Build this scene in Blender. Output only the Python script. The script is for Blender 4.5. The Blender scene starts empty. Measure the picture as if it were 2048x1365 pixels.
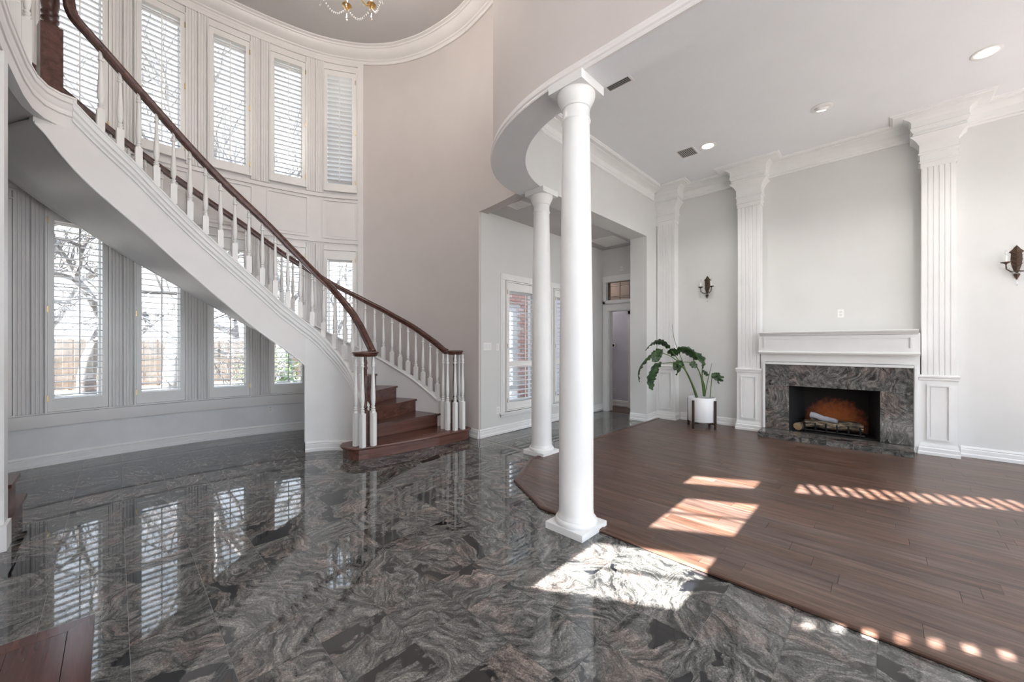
import bpy, bmesh, math, random
from mathutils import Vector, Matrix, noise
PI = math.pi
random.seed(11)
C = bpy.context.scene.collection
# ---------------------------------------------------------------- camera, world, sun, exposure
CAM_H = 1.37
cd = bpy.data.cameras.new('camera'); cam = bpy.data.objects.new('camera', cd); C.objects.link(cam)
cd.sensor_width = 36.0; cd.lens = 770.6 / 2048 * 36.0; cd.shift_y = 7.5 / 2048; cd.clip_start = 0.02; cd.clip_end = 300
cam.location = (0, 0, CAM_H); cam.rotation_euler = (PI / 2, 0, -math.atan2(794, 770.6))
sc = bpy.context.scene; sc.camera = cam
vs = sc.view_settings
vs.view_transform = 'Standard'; vs.look = 'None'; vs.gamma = 1.0; vs.use_curve_mapping = False
vs.exposure = 0.68
w = bpy.data.worlds.new('sky'); sc.world = w; w.use_nodes = True
nt = w.node_tree; bg = nt.nodes['Background']
tc = nt.nodes.new('ShaderNodeTexCoord'); sep = nt.nodes.new('ShaderNodeSeparateXYZ'); rp = nt.nodes.new('ShaderNodeValToRGB')
nt.links.new(tc.outputs['Generated'], sep.inputs[0]); nt.links.new(sep.outputs['Z'], rp.inputs[0]); nt.links.new(rp.outputs[0], bg.inputs[0])
rp.color_ramp.elements[0].position = 0.0; rp.color_ramp.elements[0].color = (0.88, 0.94, 1.0, 1)
rp.color_ramp.elements[1].position = 0.9; rp.color_ramp.elements[1].color = (0.56, 0.75, 1.0, 1)
bg.inputs[1].default_value = 2.3
sd = bpy.data.lights.new('sun', 'SUN'); sd.energy = 46; sd.angle = 0.0055; sd.color = (1.0, 0.97, 0.95)
sun = bpy.data.objects.new('sun', sd); C.objects.link(sun)
sun.rotation_euler = Vector((1, 0, -0.577)).to_track_quat('-Z', 'Y').to_euler(); sun.location = (-6, 1, 6)

def portal(name, loc, direction, sx, sy):
    d = bpy.data.lights.new(name, 'AREA'); d.shape = 'RECTANGLE'; d.size = sx; d.size_y = sy
    o = bpy.data.objects.new(name, d); C.objects.link(o); o.location = loc
    o.rotation_euler = Vector(direction).to_track_quat('-Z', 'Z').to_euler(); d.cycles.is_portal = True
    return o
def fill_light(name, loc, direction, sx, sy, energy, col):
    o = portal(name, loc, direction, sx, sy); o.data.cycles.is_portal = False; o.data.energy = energy; o.data.color = col; return o
fill_light('daylight_boost_living', (4.8, -3.9, 2.1), (0, 1, 0), 4.2, 3.4, 2, (.72, .88, 1.0))  # added area lamp strengthens the daylight from the living room glazing
fill_light('fill_foyer', (.5, -2.12, 1.9), (0, 1, 0), 3.2, 3.4, 11, (.86, .92, 1.0))  # unseen fill lamp added to brighten the sill wall and stair
fill_light('fill_entry', (-1.75, -.2, 3.4), (.866, .5, 0), 2.2, 3.2, 34, (1.0, .94, .90))  # unseen fill lamp added to light the ring beam and columns

# ---------------------------------------------------------------- helpers
class MB:
    def __init__(s): s.v = []; s.f = []; s.m = []
    def add(s, vs_, fs, mi=0):
        b = len(s.v); s.v += [tuple(p) for p in vs_]; s.f += [tuple(b + i for i in f) for f in fs]; s.m += [mi] * len(fs); return s
    def box(s, x0, x1, y0, y1, z0, z1, mi=0):
        return s.add([(x0, y0, z0), (x1, y0, z0), (x1, y1, z0), (x0, y1, z0), (x0, y0, z1), (x1, y0, z1), (x1, y1, z1), (x0, y1, z1)],
                     [(0, 3, 2, 1), (4, 5, 6, 7), (0, 1, 5, 4), (1, 2, 6, 5), (2, 3, 7, 6), (3, 0, 4, 7)], mi)
    def prism(s, pts, z0, z1, mi=0):
        n = len(pts)
        if sum(pts[i][0] * pts[(i + 1) % n][1] - pts[(i + 1) % n][0] * pts[i][1] for i in range(n)) < 0: pts = pts[::-1]
        v = [(p[0], p[1], z0) for p in pts] + [(p[0], p[1], z1) for p in pts]
        return s.add(v, [tuple(range(n))[::-1], tuple(range(n, 2 * n))] + [(i, (i + 1) % n, n + (i + 1) % n, n + i) for i in range(n)], mi)
    def lathe(s, prof, seg=24, c=(0, 0, 0), cap=True, mi=0):
        n = len(prof); v = []
        for r, z in prof:
            for k in range(seg):
                a = 2 * PI * k / seg; v.append((c[0] + r * math.cos(a), c[1] + r * math.sin(a), c[2] + z))
        f = []
        for i in range(n - 1):
            for k in range(seg):
                k2 = (k + 1) % seg; f.append((i * seg + k, i * seg + k2, (i + 1) * seg + k2, (i + 1) * seg + k))
        if cap: f += [tuple(range(seg))[::-1], tuple(range((n - 1) * seg, n * seg))]
        return s.add(v, f, mi)
    def tube(s, pts, rad, seg=8, mi=0, cap=True):
        pts = [Vector(p) for p in pts]; n = len(pts)
        if not isinstance(rad, (list, tuple)): rad = [rad] * n
        v = []; prev = None
        for i in range(n):
            t = (pts[min(i + 1, n - 1)] - pts[max(i - 1, 0)]).normalized()
            if prev is None:
                a = Vector((0, 0, 1)) if abs(t.z) < .9 else Vector((1, 0, 0)); u = t.cross(a).normalized()
            else:
                u = (prev - t * prev.dot(t)).normalized()
            prev = u; wv = t.cross(u)
            for k in range(seg):
                a = 2 * PI * k / seg; v.append(pts[i] + (u * math.cos(a) + wv * math.sin(a)) * rad[i])
        f = [(i * seg + k, i * seg + (k + 1) % seg, (i + 1) * seg + (k + 1) % seg, (i + 1) * seg + k) for i in range(n - 1) for k in range(seg)]
        if cap: f += [tuple(range(seg))[::-1], tuple(range((n - 1) * seg, n * seg))]
        return s.add(v, f, mi)
    def sphere(s, c, r, seg=10, rings=6, sc_=(1, 1, 1), mi=0):
        pr = [(max(1e-4, r * math.sin(PI * i / rings)) * sc_[0], -r * math.cos(PI * i / rings) * sc_[2]) for i in range(rings + 1)]
        return s.lathe(pr, seg, c, True, mi)
    def sweep(s, path, prof, normals=None, closed=False, mi=0, endcap=True):
        """path: list of (x,y) or (x,y,z); prof: closed list of (offset along normal, dz)."""
        n = len(path); P = [Vector(p if len(p) == 3 else (p[0], p[1], 0)) for p in path]
        if normals is None: normals = miter(path)
        m = len(prof); v = []
        for p, nn in zip(P, normals):
            for o, z in prof: v.append((p.x + nn[0] * o, p.y + nn[1] * o, p.z + z))
        f = [(i * m + k, i * m + (k + 1) % m, (i + 1) * m + (k + 1) % m, (i + 1) * m + k) for i in range(n - 1) for k in range(m)]
        if endcap: f += [tuple(range(m))[::-1], tuple(range((n - 1) * m, n * m))]
        return s.add(v, f, mi)
    def mesh(s, name, mats, smooth=None):
        me = bpy.data.meshes.new(name); me.from_pydata(s.v, [], s.f)
        for m_ in (mats if isinstance(mats, (list, tuple)) else [mats]): me.materials.append(m_)
        if any(s.m): me.polygons.foreach_set('material_index', s.m)
        bm = bmesh.new(); bm.from_mesh(me); bmesh.ops.recalc_face_normals(bm, faces=bm.faces); bm.to_mesh(me); bm.free()
        if smooth is not None:
            me.polygons.foreach_set('use_smooth', [True] * len(me.polygons)); me.set_sharp_from_angle(angle=math.radians(smooth))
        return me
    def obj(s, name, mats, parent=None, smooth=None, **k):
        return link(name, s.mesh(name, mats, smooth), parent, **k)

def miter(path):
    n = len(path); out = []
    for i in range(n):
        ns = []
        for a, b in ((i - 1, i), (i, i + 1)):
            if 0 <= a and b < n:
                dx, dy = path[b][0] - path[a][0], path[b][1] - path[a][1]; l = math.hypot(dx, dy); ns.append((-dy / l, dx / l))
        if len(ns) == 1: out.append(ns[0])
        else:
            x, y = ns[0][0] + ns[1][0], ns[0][1] + ns[1][1]; q = (x * x + y * y) / 2; out.append((x / q, y / q))
    return out
def link(name, me, parent=None, loc=None, rz=None, kind=None):
    o = bpy.data.objects.new(name, me); C.objects.link(o)
    if parent: o.parent = parent
    if loc: o.location = loc
    if rz is not None: o.rotation_euler = (0, 0, rz)
    if kind: o['kind'] = kind
    return o
def tag(o, label, cat, group=None):
    o['label'] = label; o['category'] = cat
    if group: o['group'] = group
    return o
def thing(name, label, cat, loc=(0, 0, 0), rz=0, group=None):
    o = bpy.data.objects.new(name, None); C.objects.link(o); o.location = loc; o.rotation_euler = (0, 0, rz); o.empty_display_size = .1
    return tag(o, label, cat, group)
def dup(root, loc, rz, label, group=None):
    r = root.copy(); C.objects.link(r); r.location = loc; r.rotation_euler = (0, 0, rz); r['label'] = label
    if group: r['group'] = group
    for ch in list(root.children):
        c = ch.copy(); C.objects.link(c); c.parent = r
        for g in ch.children:
            d = g.copy(); C.objects.link(d); d.parent = c
    return r
def struct(name, mb, m, parent=None, smooth=None):
    o = mb.obj(name, m, parent, smooth)
    if parent is None: o['kind'] = 'structure'
    return o
def sempty(name, loc=(0, 0, 0), rz=0):
    o = bpy.data.objects.new(name, None); C.objects.link(o); o.location = loc; o.rotation_euler = (0, 0, rz); o['kind'] = 'structure'; o.empty_display_size = .1
    return o

# ---------------------------------------------------------------- materials
def newmat(name):
    m = bpy.data.materials.new(name); m.use_nodes = True; t = m.node_tree; return m, t, t.nodes['Principled BSDF']
def N(t, ty, **k):
    n = t.nodes.new(ty)
    for a, b in k.items(): setattr(n, a, b)
    return n
def ramp(t, src, stops):
    r = N(t, 'ShaderNodeValToRGB'); e = r.color_ramp.elements
    while len(e) < len(stops): e.new(.5)
    for x, (p, c) in zip(e, stops): x.position = p; x.color = (*c, 1)
    t.links.new(src, r.inputs[0]); return r.outputs[0]
def noise_tex(t, vec, scale, detail=2, rough=.5, dist=0):
    n = N(t, 'ShaderNodeTexNoise'); n.inputs['Scale'].default_value = scale; n.inputs['Detail'].default_value = detail
    n.inputs['Roughness'].default_value = rough; n.inputs['Distortion'].default_value = dist
    if vec is not None: t.links.new(vec, n.inputs['Vector'])
    return n
def vmath(t, op, a, b):
    n = N(t, 'ShaderNodeVectorMath', operation=op)
    for i, x in enumerate((a, b)):
        if x is None: continue
        if isinstance(x, (tuple, list)): n.inputs[i].default_value = x
        else: t.links.new(x, n.inputs[i])
    return n.outputs[0]
def fmath(t, op, a, b=None):
    n = N(t, 'ShaderNodeMath', operation=op)
    for i, x in enumerate((a, b)):
        if x is None: continue
        if isinstance(x, (int, float)): n.inputs[i].default_value = x
        else: t.links.new(x, n.inputs[i])
    return n.outputs[0]
def mixc(t, fac, a, b, mode='MIX'):
    n = N(t, 'ShaderNodeMix', data_type='RGBA', blend_type=mode)
    for i, x in ((0, fac), (6, a), (7, b)):
        if isinstance(x, (int, float)): n.inputs[i].default_value = x
        elif isinstance(x, tuple): n.inputs[i].default_value = (*x, 1)
        else: t.links.new(x, n.inputs[i])
    return n.outputs[2]
def bump(t, b, h, strength, dist=.01):
    n = N(t, 'ShaderNodeBump'); n.inputs['Strength'].default_value = strength; n.inputs['Distance'].default_value = dist
    t.links.new(h, n.inputs['Height']); t.links.new(n.outputs[0], b.inputs['Normal'])
def plain(name, col, rough=.5, bumps=None, metal=0, vary=.04, spec=.5):
    m, t, b = newmat(name); b.inputs['IOR'].default_value = 1.62 if rough < .1 else 1.5; b.inputs['Roughness'].default_value = rough; b.inputs['Metallic'].default_value = metal
    b.inputs['Specular IOR Level'].default_value = spec
    tcn = N(t, 'ShaderNodeTexCoord'); nz = noise_tex(t, tcn.outputs['Object'], 3.0, 3)
    lo = tuple(c * (1 - vary) for c in col); hi = tuple(min(1, c * (1 + vary)) for c in col)
    t.links.new(ramp(t, nz.outputs[0], [(.35, lo), (.65, hi)]), b.inputs['Base Color'])
    if bumps:
        n2 = noise_tex(t, tcn.outputs['Object'], bumps[0], 3); bump(t, b, n2.outputs[0], bumps[1], .004)
    return m
M = {}
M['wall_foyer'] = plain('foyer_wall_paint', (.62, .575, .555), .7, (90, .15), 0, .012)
M['wall_sill'] = plain('lightened_sill_wall', (.76, .76, .775), .7, (90, .15))  # foyer wall made lighter and cooler in place of window light
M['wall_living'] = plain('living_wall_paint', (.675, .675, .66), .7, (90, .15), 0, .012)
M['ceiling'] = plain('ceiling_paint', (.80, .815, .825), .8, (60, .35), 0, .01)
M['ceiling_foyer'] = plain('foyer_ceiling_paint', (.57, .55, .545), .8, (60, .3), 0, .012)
M['trim'] = plain('white_trim_paint', (.81, .81, .80), .35, None, 0, .02)
M['panel'] = plain('window_wall_paint', (.79, .77, .76), .4, None, 0, .02)
M['white'] = plain('white_enamel', (.83, .82, .80), .3, None, 0, .015)
M['slat'] = plain('louvre_white', (.80, .80, .80), .35, None, 0, .015)
M['lavender'] = plain('bluish_lit_wall', (.66, .645, .71), .7)  # bluish light on these walls is put into their colour
M['brass'] = plain('aged_brass', (.45, .33, .16), .35, None, 1)
M['gilt'] = plain('gilt_metal', (.72, .48, .2), .3, None, 1)
M['dark_hole'] = plain('black_slot', (.02, .02, .02), .6)
M['iron'] = plain('black_iron', (.015, .015, .015), .5)
M['bronze'] = plain('rust_bronze', (.075, .042, .025), .5, (60, .6), .3, .3)
M['grey_metal'] = plain('vent_grey_shadow', (.12, .12, .11), .6)
M['soil'] = plain('dark_soil', (.03, .02, .015), .9, (80, 1))
M['ceramic'] = plain('white_ceramic', (.82, .82, .83), .25, None, 0, .01)
M['grout'] = plain('floor_grout', (.30, .295, .28), .7)
M['exterior'] = plain('sun_block_tan', (.5, .45, .4), .8)
M['doorbrown'] = plain('dark_stained_door', (.09, .03, .02), .3, None, 0, .2)

def glass(name, tint=(1, 1, 1), gl=.08):
    m = bpy.data.materials.new(name); m.use_nodes = True; t = m.node_tree; t.nodes.clear()
    o = N(t, 'ShaderNodeOutputMaterial'); tr = N(t, 'ShaderNodeBsdfTransparent'); g = N(t, 'ShaderNodeBsdfGlossy'); mx = N(t, 'ShaderNodeMixShader')
    tr.inputs[0].default_value = (*tint, 1); g.inputs['Roughness'].default_value = .01; mx.inputs[0].default_value = gl
    t.links.new(tr.outputs[0], mx.inputs[1]); t.links.new(g.outputs[0], mx.inputs[2]); t.links.new(mx.outputs[0], o.inputs[0]); return m
M['glass'] = glass('window_glass')
M['amberglass'] = glass('transom_glass', (.62, .55, .47), .1)
M['crystal'] = glass('crystal_drop', (.95, .95, .97), .35)
def emit(name, col, st):
    m = bpy.data.materials.new(name); m.use_nodes = True; t = m.node_tree; b = t.nodes['Principled BSDF']
    b.inputs['Emission Color'].default_value = (*col, 1); b.inputs['Emission Strength'].default_value = st; b.inputs['Base Color'].default_value = (.9, .9, .9, 1); return m
M['bulb'] = emit('lamp_bulb', (1, .87, .68), 6)

def granite(name, island=False, dark=1.0, rough=.03):
    m, t, b = newmat(name)
    tcn = N(t, 'ShaderNodeTexCoord')
    rnd = N(t, 'ShaderNodeNewGeometry').outputs['Random Per Island'] if island else N(t, 'ShaderNodeObjectInfo').outputs['Random']
    rot = N(t, 'ShaderNodeVectorRotate', rotation_type='EULER_XYZ'); t.links.new(tcn.outputs['Object'], rot.inputs['Vector'])
    ce = N(t, 'ShaderNodeCombineXYZ'); r31 = fmath(t, 'MULTIPLY', fmath(t, 'FRACT', fmath(t, 'MULTIPLY', rnd, 31.7)), 1.1)
    t.links.new(fmath(t, 'MULTIPLY', rnd, .9), ce.inputs[0]); t.links.new(fmath(t, 'MULTIPLY', r31, .6), ce.inputs[1]); t.links.new(fmath(t, 'MULTIPLY', fmath(t, 'FRACT', fmath(t, 'MULTIPLY', rnd, 13.3)), 6.28), ce.inputs[2])
    t.links.new(ce.outputs[0], rot.inputs['Rotation'])
    co = N(t, 'ShaderNodeCombineXYZ'); t.links.new(fmath(t, 'MULTIPLY', rnd, 53.), co.inputs[0]); t.links.new(fmath(t, 'MULTIPLY', r31, 41.), co.inputs[1]); t.links.new(fmath(t, 'MULTIPLY', rnd, 17.), co.inputs[2])
    p = vmath(t, 'ADD', rot.outputs[0], co.outputs[0])
    w1 = noise_tex(t, p, 3.2, 2); d1 = vmath(t, 'MULTIPLY', vmath(t, 'SUBTRACT', w1.outputs['Color'], (.5, .5, .5)), (.35, .35, .35))
    p1 = vmath(t, 'ADD', p, d1)
    w2 = noise_tex(t, p1, 9, 2); p2 = vmath(t, 'ADD', p1, vmath(t, 'MULTIPLY', vmath(t, 'SUBTRACT', w2.outputs['Color'], (.5, .5, .5)), (.06, .06, .06)))
    st = vmath(t, 'MULTIPLY', p2, (3.2, 23., 11.))
    band = noise_tex(t, st, 1.25, 9, .74)
    col = ramp(t, band.outputs[0], [(.33, (.010, .011, .012)), (.42, (.040, .042, .041)), (.49, (.088, .088, .083)), (.56, (.15, .146, .136)), (.66, (.25, .235, .218))])
    pk = noise_tex(t, p1, 3.1, 2)
    pf = ramp(t, pk.outputs[0], [(.52, (0, 0, 0)), (.62, (.75, .75, .75))])
    col = mixc(t, pf, col, mixc(t, 1.0, col, (1.28, 1.04, .98), 'MULTIPLY'))
    bk = noise_tex(t, vmath(t, 'MULTIPLY', vmath(t, 'ADD', p2, (9.1, 3.3, 5.5)), (1.0, 2.6, 1.6)), 2.1, 5, .55)
    bf = ramp(t, fmath(t, 'ADD', bk.outputs[0], fmath(t, 'MULTIPLY', fmath(t, 'SUBTRACT', fmath(t, 'FRACT', fmath(t, 'MULTIPLY', rnd, 7.7)), .5), .17)), [(.615, (0, 0, 0)), (.635, (1, 1, 1))])
    col = mixc(t, bf, col, (.010, .011, .014))
    sp = noise_tex(t, p, 130, 4, .8); sf = ramp(t, sp.outputs[0], [(.33, (.25, .25, .25)), (.5, (.95, .95, .95)), (.66, (2.0, 1.95, 1.9))])
    col = mixc(t, .85, col, sf, 'MULTIPLY')
    if dark != 1: col = mixc(t, 1.0, col, (dark, dark, dark), 'MULTIPLY')
    t.links.new(col, b.inputs['Base Color'])
    b.inputs['Roughness'].default_value = rough; b.inputs['Specular IOR Level'].default_value = 1.0 if rough < .1 else .5
    return m
M['granite'] = granite('polished_granite'); M['granite_honed'] = granite('honed_granite', False, 1.0, .2)
def wood(name, c1, c2, c3, rough=.3, axis=1, varb=.5, scale=1.0, coat=0):
    m, t, b = newmat(name); tcn = N(t, 'ShaderNodeTexCoord'); rnd = N(t, 'ShaderNodeObjectInfo').outputs['Random']
    co = N(t, 'ShaderNodeCombineXYZ'); t.links.new(fmath(t, 'MULTIPLY', rnd, 71.), co.inputs[0]); t.links.new(fmath(t, 'MULTIPLY', rnd, 37.), co.inputs[1])
    p = vmath(t, 'ADD', tcn.outputs['Object'], co.outputs[0])
    s = [34., 34., 34.]; s[axis] = 2.0
    g = noise_tex(t, vmath(t, 'MULTIPLY', p, tuple(x * scale for x in s)), 1.0, 6, .65, .4)
    col = ramp(t, g.outputs[0], [(.3, c1), (.5, c2), (.72, c3)])
    hv = N(t, 'ShaderNodeHueSaturation'); t.links.new(col, hv.inputs['Color'])
    t.links.new(fmath(t, 'ADD', fmath(t, 'MULTIPLY', rnd, varb), 1 - varb / 2), hv.inputs['Value'])
    r2 = fmath(t, 'FRACT', fmath(t, 'MULTIPLY', rnd, 19.7)); t.links.new(fmath(t, 'ADD', fmath(t, 'MULTIPLY', r2, .25), .75), hv.inputs['Saturation'])
    t.links.new(hv.outputs[0], b.inputs['Base Color']); b.inputs['Roughness'].default_value = rough
    if coat: b.inputs['Coat Weight'].default_value = coat; b.inputs['Coat Roughness'].default_value = .12
    bump(t, b, g.outputs[0], .12, .002); return m
M['plank'] = wood('hickory_plank', (.034, .016, .010), (.104, .053, .035), (.185, .104, .072), .33, 1, .32)
M['edge'] = wood('oak_moulding', (.06, .026, .017), (.11, .055, .036), (.17, .09, .06), .35)
M['rail'] = wood('cherry_stained_rail', (.045, .011, .006), (.095, .026, .015), (.14, .042, .024), .22, 1, .1, .6)
M['tread'] = wood('cherry_stained_tread', (.060, .022, .014), (.118, .044, .030), (.175, .072, .050), .25, 0, .15, .5)
M['platform'] = wood('dark_red_step_board', (.05, .017, .014), (.075, .027, .022), (.105, .04, .033), .16, 1, .12, .5)
M['stand'] = wood('walnut_stand', (.03, .014, .008), (.055, .026, .016), (.08, .04, .025), .45, 2, .1)
M['bark'] = plain('grey_bark', (.12, .115, .115), .9, (20, 1), 0, .35)
M['palebark'] = plain('pale_bark', (.26, .255, .255), .9, (20, 1), 0, .3)
M['grass'] = plain('winter_lawn', (.11, .10, .08), .95, (30, 1), 0, .3)
M['fence'] = plain('cedar_fence', (.36, .27, .21), .85, (30, .5), 0, .25)
M['evergreen'] = plain('evergreen_leaf', (.12, .19, .06), .7, None, 0, .5)
def leafmat():
    m, t, b = newmat('banana_leaf'); tcn = N(t, 'ShaderNodeTexCoord'); nz = noise_tex(t, tcn.outputs['Object'], 9, 4)
    t.links.new(ramp(t, nz.outputs[0], [(.3, (.012, .032, .012)), (.55, (.03, .075, .02)), (.75, (.07, .14, .04))]), b.inputs['Base Color'])
    b.inputs['Roughness'].default_value = .35; return m
M['leaf'] = leafmat()
M['stem'] = plain('green_stem', (.09, .15, .04), .4, None, 0, .35)
def brickmat():
    m, t, b = newmat('red_brick'); rnd = N(t, 'ShaderNodeObjectInfo').outputs['Random']
    t.links.new(ramp(t, rnd, [(0, (.55, .28, .23)), (.5, (.66, .37, .30)), (.85, (.72, .48, .41)), (1, (.78, .62, .56))]), b.inputs['Base Color']); b.inputs['Roughness'].default_value = .9; return m
M['brick'] = brickmat()
M['mortar'] = plain('pale_mortar', (.78, .76, .73), .9)
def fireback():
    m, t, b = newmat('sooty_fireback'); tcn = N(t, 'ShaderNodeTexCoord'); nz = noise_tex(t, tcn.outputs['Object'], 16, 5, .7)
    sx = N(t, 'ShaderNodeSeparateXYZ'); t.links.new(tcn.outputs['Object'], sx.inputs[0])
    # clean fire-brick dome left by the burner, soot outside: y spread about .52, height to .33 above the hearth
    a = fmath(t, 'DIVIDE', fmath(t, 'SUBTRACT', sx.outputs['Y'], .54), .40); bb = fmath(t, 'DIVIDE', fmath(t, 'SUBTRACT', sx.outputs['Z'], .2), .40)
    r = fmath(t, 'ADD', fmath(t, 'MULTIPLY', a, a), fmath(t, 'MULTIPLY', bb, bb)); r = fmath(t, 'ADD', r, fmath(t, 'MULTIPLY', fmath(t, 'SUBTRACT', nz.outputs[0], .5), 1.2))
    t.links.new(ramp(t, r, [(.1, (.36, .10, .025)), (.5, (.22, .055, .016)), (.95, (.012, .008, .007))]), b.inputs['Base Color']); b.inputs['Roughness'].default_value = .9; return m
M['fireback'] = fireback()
M['soot'] = plain('soot_black', (.006, .006, .007), .8)
def logmat():
    m, t, b = newmat('ceramic_log'); tcn = N(t, 'ShaderNodeTexCoord'); g = noise_tex(t, vmath(t, 'MULTIPLY', tcn.outputs['Object'], (40, 8, 40)), 1, 5, .7)
    t.links.new(ramp(t, g.outputs[0], [(.4, (.02, .015, .012)), (.55, (.16, .12, .08)), (.72, (.5, .42, .3))]), b.inputs['Base Color']); b.inputs['Roughness'].default_value = .9; bump(t, b, g.outputs[0], .8, .01); return m
M['log'] = logmat()
M['logend'] = plain('log_end_grain', (.5, .36, .2), .9, (60, .6), 0, .3)
M['ash'] = plain('pale_ash_log', (.45, .45, .5), .9, (40, .8), 0, .25)

# ---------------------------------------------------------------- plan curves
CTRL = [(3.40, 2.9), (3.58, 3.4), (3.66, 3.9), (3.70, 4.35), (3.70, 4.65), (3.656, 4.97), (3.58, 5.32), (3.47, 5.615), (3.32, 5.91), (3.13, 6.15), (2.93, 6.345), (2.62, 6.555), (2.29, 6.71), (1.91, 6.815), (1.5, 6.89), (.95, 6.95), (.5, 6.95), (0.1, 6.925), (-.35, 6.86), (-.82, 6.74), (-1.25, 6.56), (-1.65, 6.3), (-2, 5.95), (-2.25, 5.5), (-2.4, 5), (-2.45, 4.4), (-2.45, 3.5)]
def catmull(c, k=20):
    P = [(2 * c[0][0] - c[1][0], 2 * c[0][1] - c[1][1])] + c + [(2 * c[-1][0] - c[-2][0], 2 * c[-1][1] - c[-2][1])]; o = []
    for i in range(len(c) - 1):
        p0, p1, p2, p3 = P[i:i + 4]
        for j in range(k):
            t = j / k; o.append(tuple(.5 * (2 * p1[a] + (p2[a] - p0[a]) * t + (2 * p0[a] - 5 * p1[a] + 4 * p2[a] - p3[a]) * t * t + (3 * p1[a] - p0[a] - 3 * p2[a] + p3[a]) * t ** 3) for a in (0, 1)))
    return o
Wp = catmull(CTRL)
for _ in range(30): Wp = [Wp[0]] + [((Wp[i - 1][0] + 2 * Wp[i][0] + Wp[i + 1][0]) / 4, (Wp[i - 1][1] + 2 * Wp[i][1] + Wp[i + 1][1]) / 4) for i in range(1, len(Wp) - 1)] + [Wp[-1]]
Ws = [0]
for i in range(1, len(Wp)): Ws.append(Ws[-1] + math.hypot(Wp[i][0] - Wp[i - 1][0], Wp[i][1] - Wp[i - 1][1]))
def lerp_tab(x, X, Y):
    if x <= X[0]: return Y[0]
    if x >= X[-1]: return Y[-1]
    lo, hi = 0, len(X) - 1
    while hi - lo > 1:
        m = (lo + hi) // 2
        if X[m] <= x: lo = m
        else: hi = m
    t = (x - X[lo]) / (X[hi] - X[lo]); return Y[lo] + t * (Y[hi] - Y[lo])
WX = [p[0] for p in Wp]; WY = [p[1] for p in Wp]
def Wpt(s): return lerp_tab(s, Ws, WX), lerp_tab(s, Ws, WY)
def Wtan(s):
    a, b = Wpt(max(0, s - .12)), Wpt(min(Ws[-1], s + .12)); l = math.hypot(b[0] - a[0], b[1] - a[1]); return (b[0] - a[0]) / l, (b[1] - a[1]) / l
def Woff_raw(s, k):
    p = Wpt(s); t = Wtan(s); return p[0] - t[1] * k, p[1] + t[0] * k
def Woff(s, k):
    if k < .8: return Woff_raw(s, k)
    h = .9; xs = ys = ws = 0; lim = min(h, max(.02, s - 1.75))      # deep offsets are eased round the tight corner
    for i in range(17):
        d = (i - 8) / 8; w_ = 1 - abs(d) * .8; q = Woff_raw(s + d * lim, k); xs += q[0] * w_; ys += q[1] * w_; ws += w_
    return xs / ws, ys / ws
def Wang(s): t = Wtan(s); return math.atan2(t[1], t[0])
S_END = Ws[-1]
def frange(a, b, n): return [a + (b - a) * i / n for i in range(n + 1)]
s_hall = next(s for s in frange(0, 4, 800) if Wpt(s)[1] >= 4.25)      # where the rotunda wall meets the hall
s_cut = next(s for s in frange(0, 4, 800) if Wpt(s)[1] >= 4.258)
s_ring = next(s for s in frange(0, 4, 800) if Wpt(s)[1] >= 3.36)
Z_HALL = 3.31; Z_LIV = 4.205; Z_FOY = 6.32; Z_SOF = 3.30

# ---------------------------------------------------------------- floors
floor = sempty('floor')
MB().box(-6, 7.3, -4.2, 7.4, -.15, -.0026).obj('floor_bed', M['grout'], floor)
TS = .305; TX0 = .961 - 12 * TS; TY0 = 1.859 - 14 * TS
clipW = [Woff(s, .01) for s in frange(s_hall, S_END, 60)]
def clip(poly, a, b):                     # keep the left side of a->b
    out = []; n = len(poly)
    d = [(b[0] - a[0]) * (p[1] - a[1]) - (b[1] - a[1]) * (p[0] - a[0]) for p in poly]
    for i in range(n):
        j = (i + 1) % n
        if d[i] >= 0: out.append(poly[i])
        if (d[i] >= 0) != (d[j] >= 0):
            t = d[i] / (d[i] - d[j]); out.append((poly[i][0] + t * (poly[j][0] - poly[i][0]), poly[i][1] + t * (poly[j][1] - poly[i][1])))
    return out
WOODPOLY = [(2.463, -4.0), (7.17, -4.0), (7.17, 3.03), (3.46, 3.05), (2.775, 2.67), (2.463, 2.06)]
def inpoly(p, poly): return all((poly[(i + 1) % len(poly)][0] - poly[i][0]) * (p[1] - poly[i][1]) - (poly[(i + 1) % len(poly)][1] - poly[i][1]) * (p[0] - poly[i][0]) >= 0 for i in range(len(poly)))
g = .0012; hh = TS / 2 - g
tile_me = MB().box(-hh, hh, -hh, hh, -.0025, 0).mesh('granite_tile', M['granite'])
Fv = (0.7176, 0.6964); Rv = (0.6964, -0.7176)
def in_view(x, y, margin=.1):
    d = x * Fv[0] + y * Fv[1]; r = x * Rv[0] + y * Rv[1]
    return d > .4 and abs(r) < d * 1.315 + margin and d > 1.55
far_tiles = MB()
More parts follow.
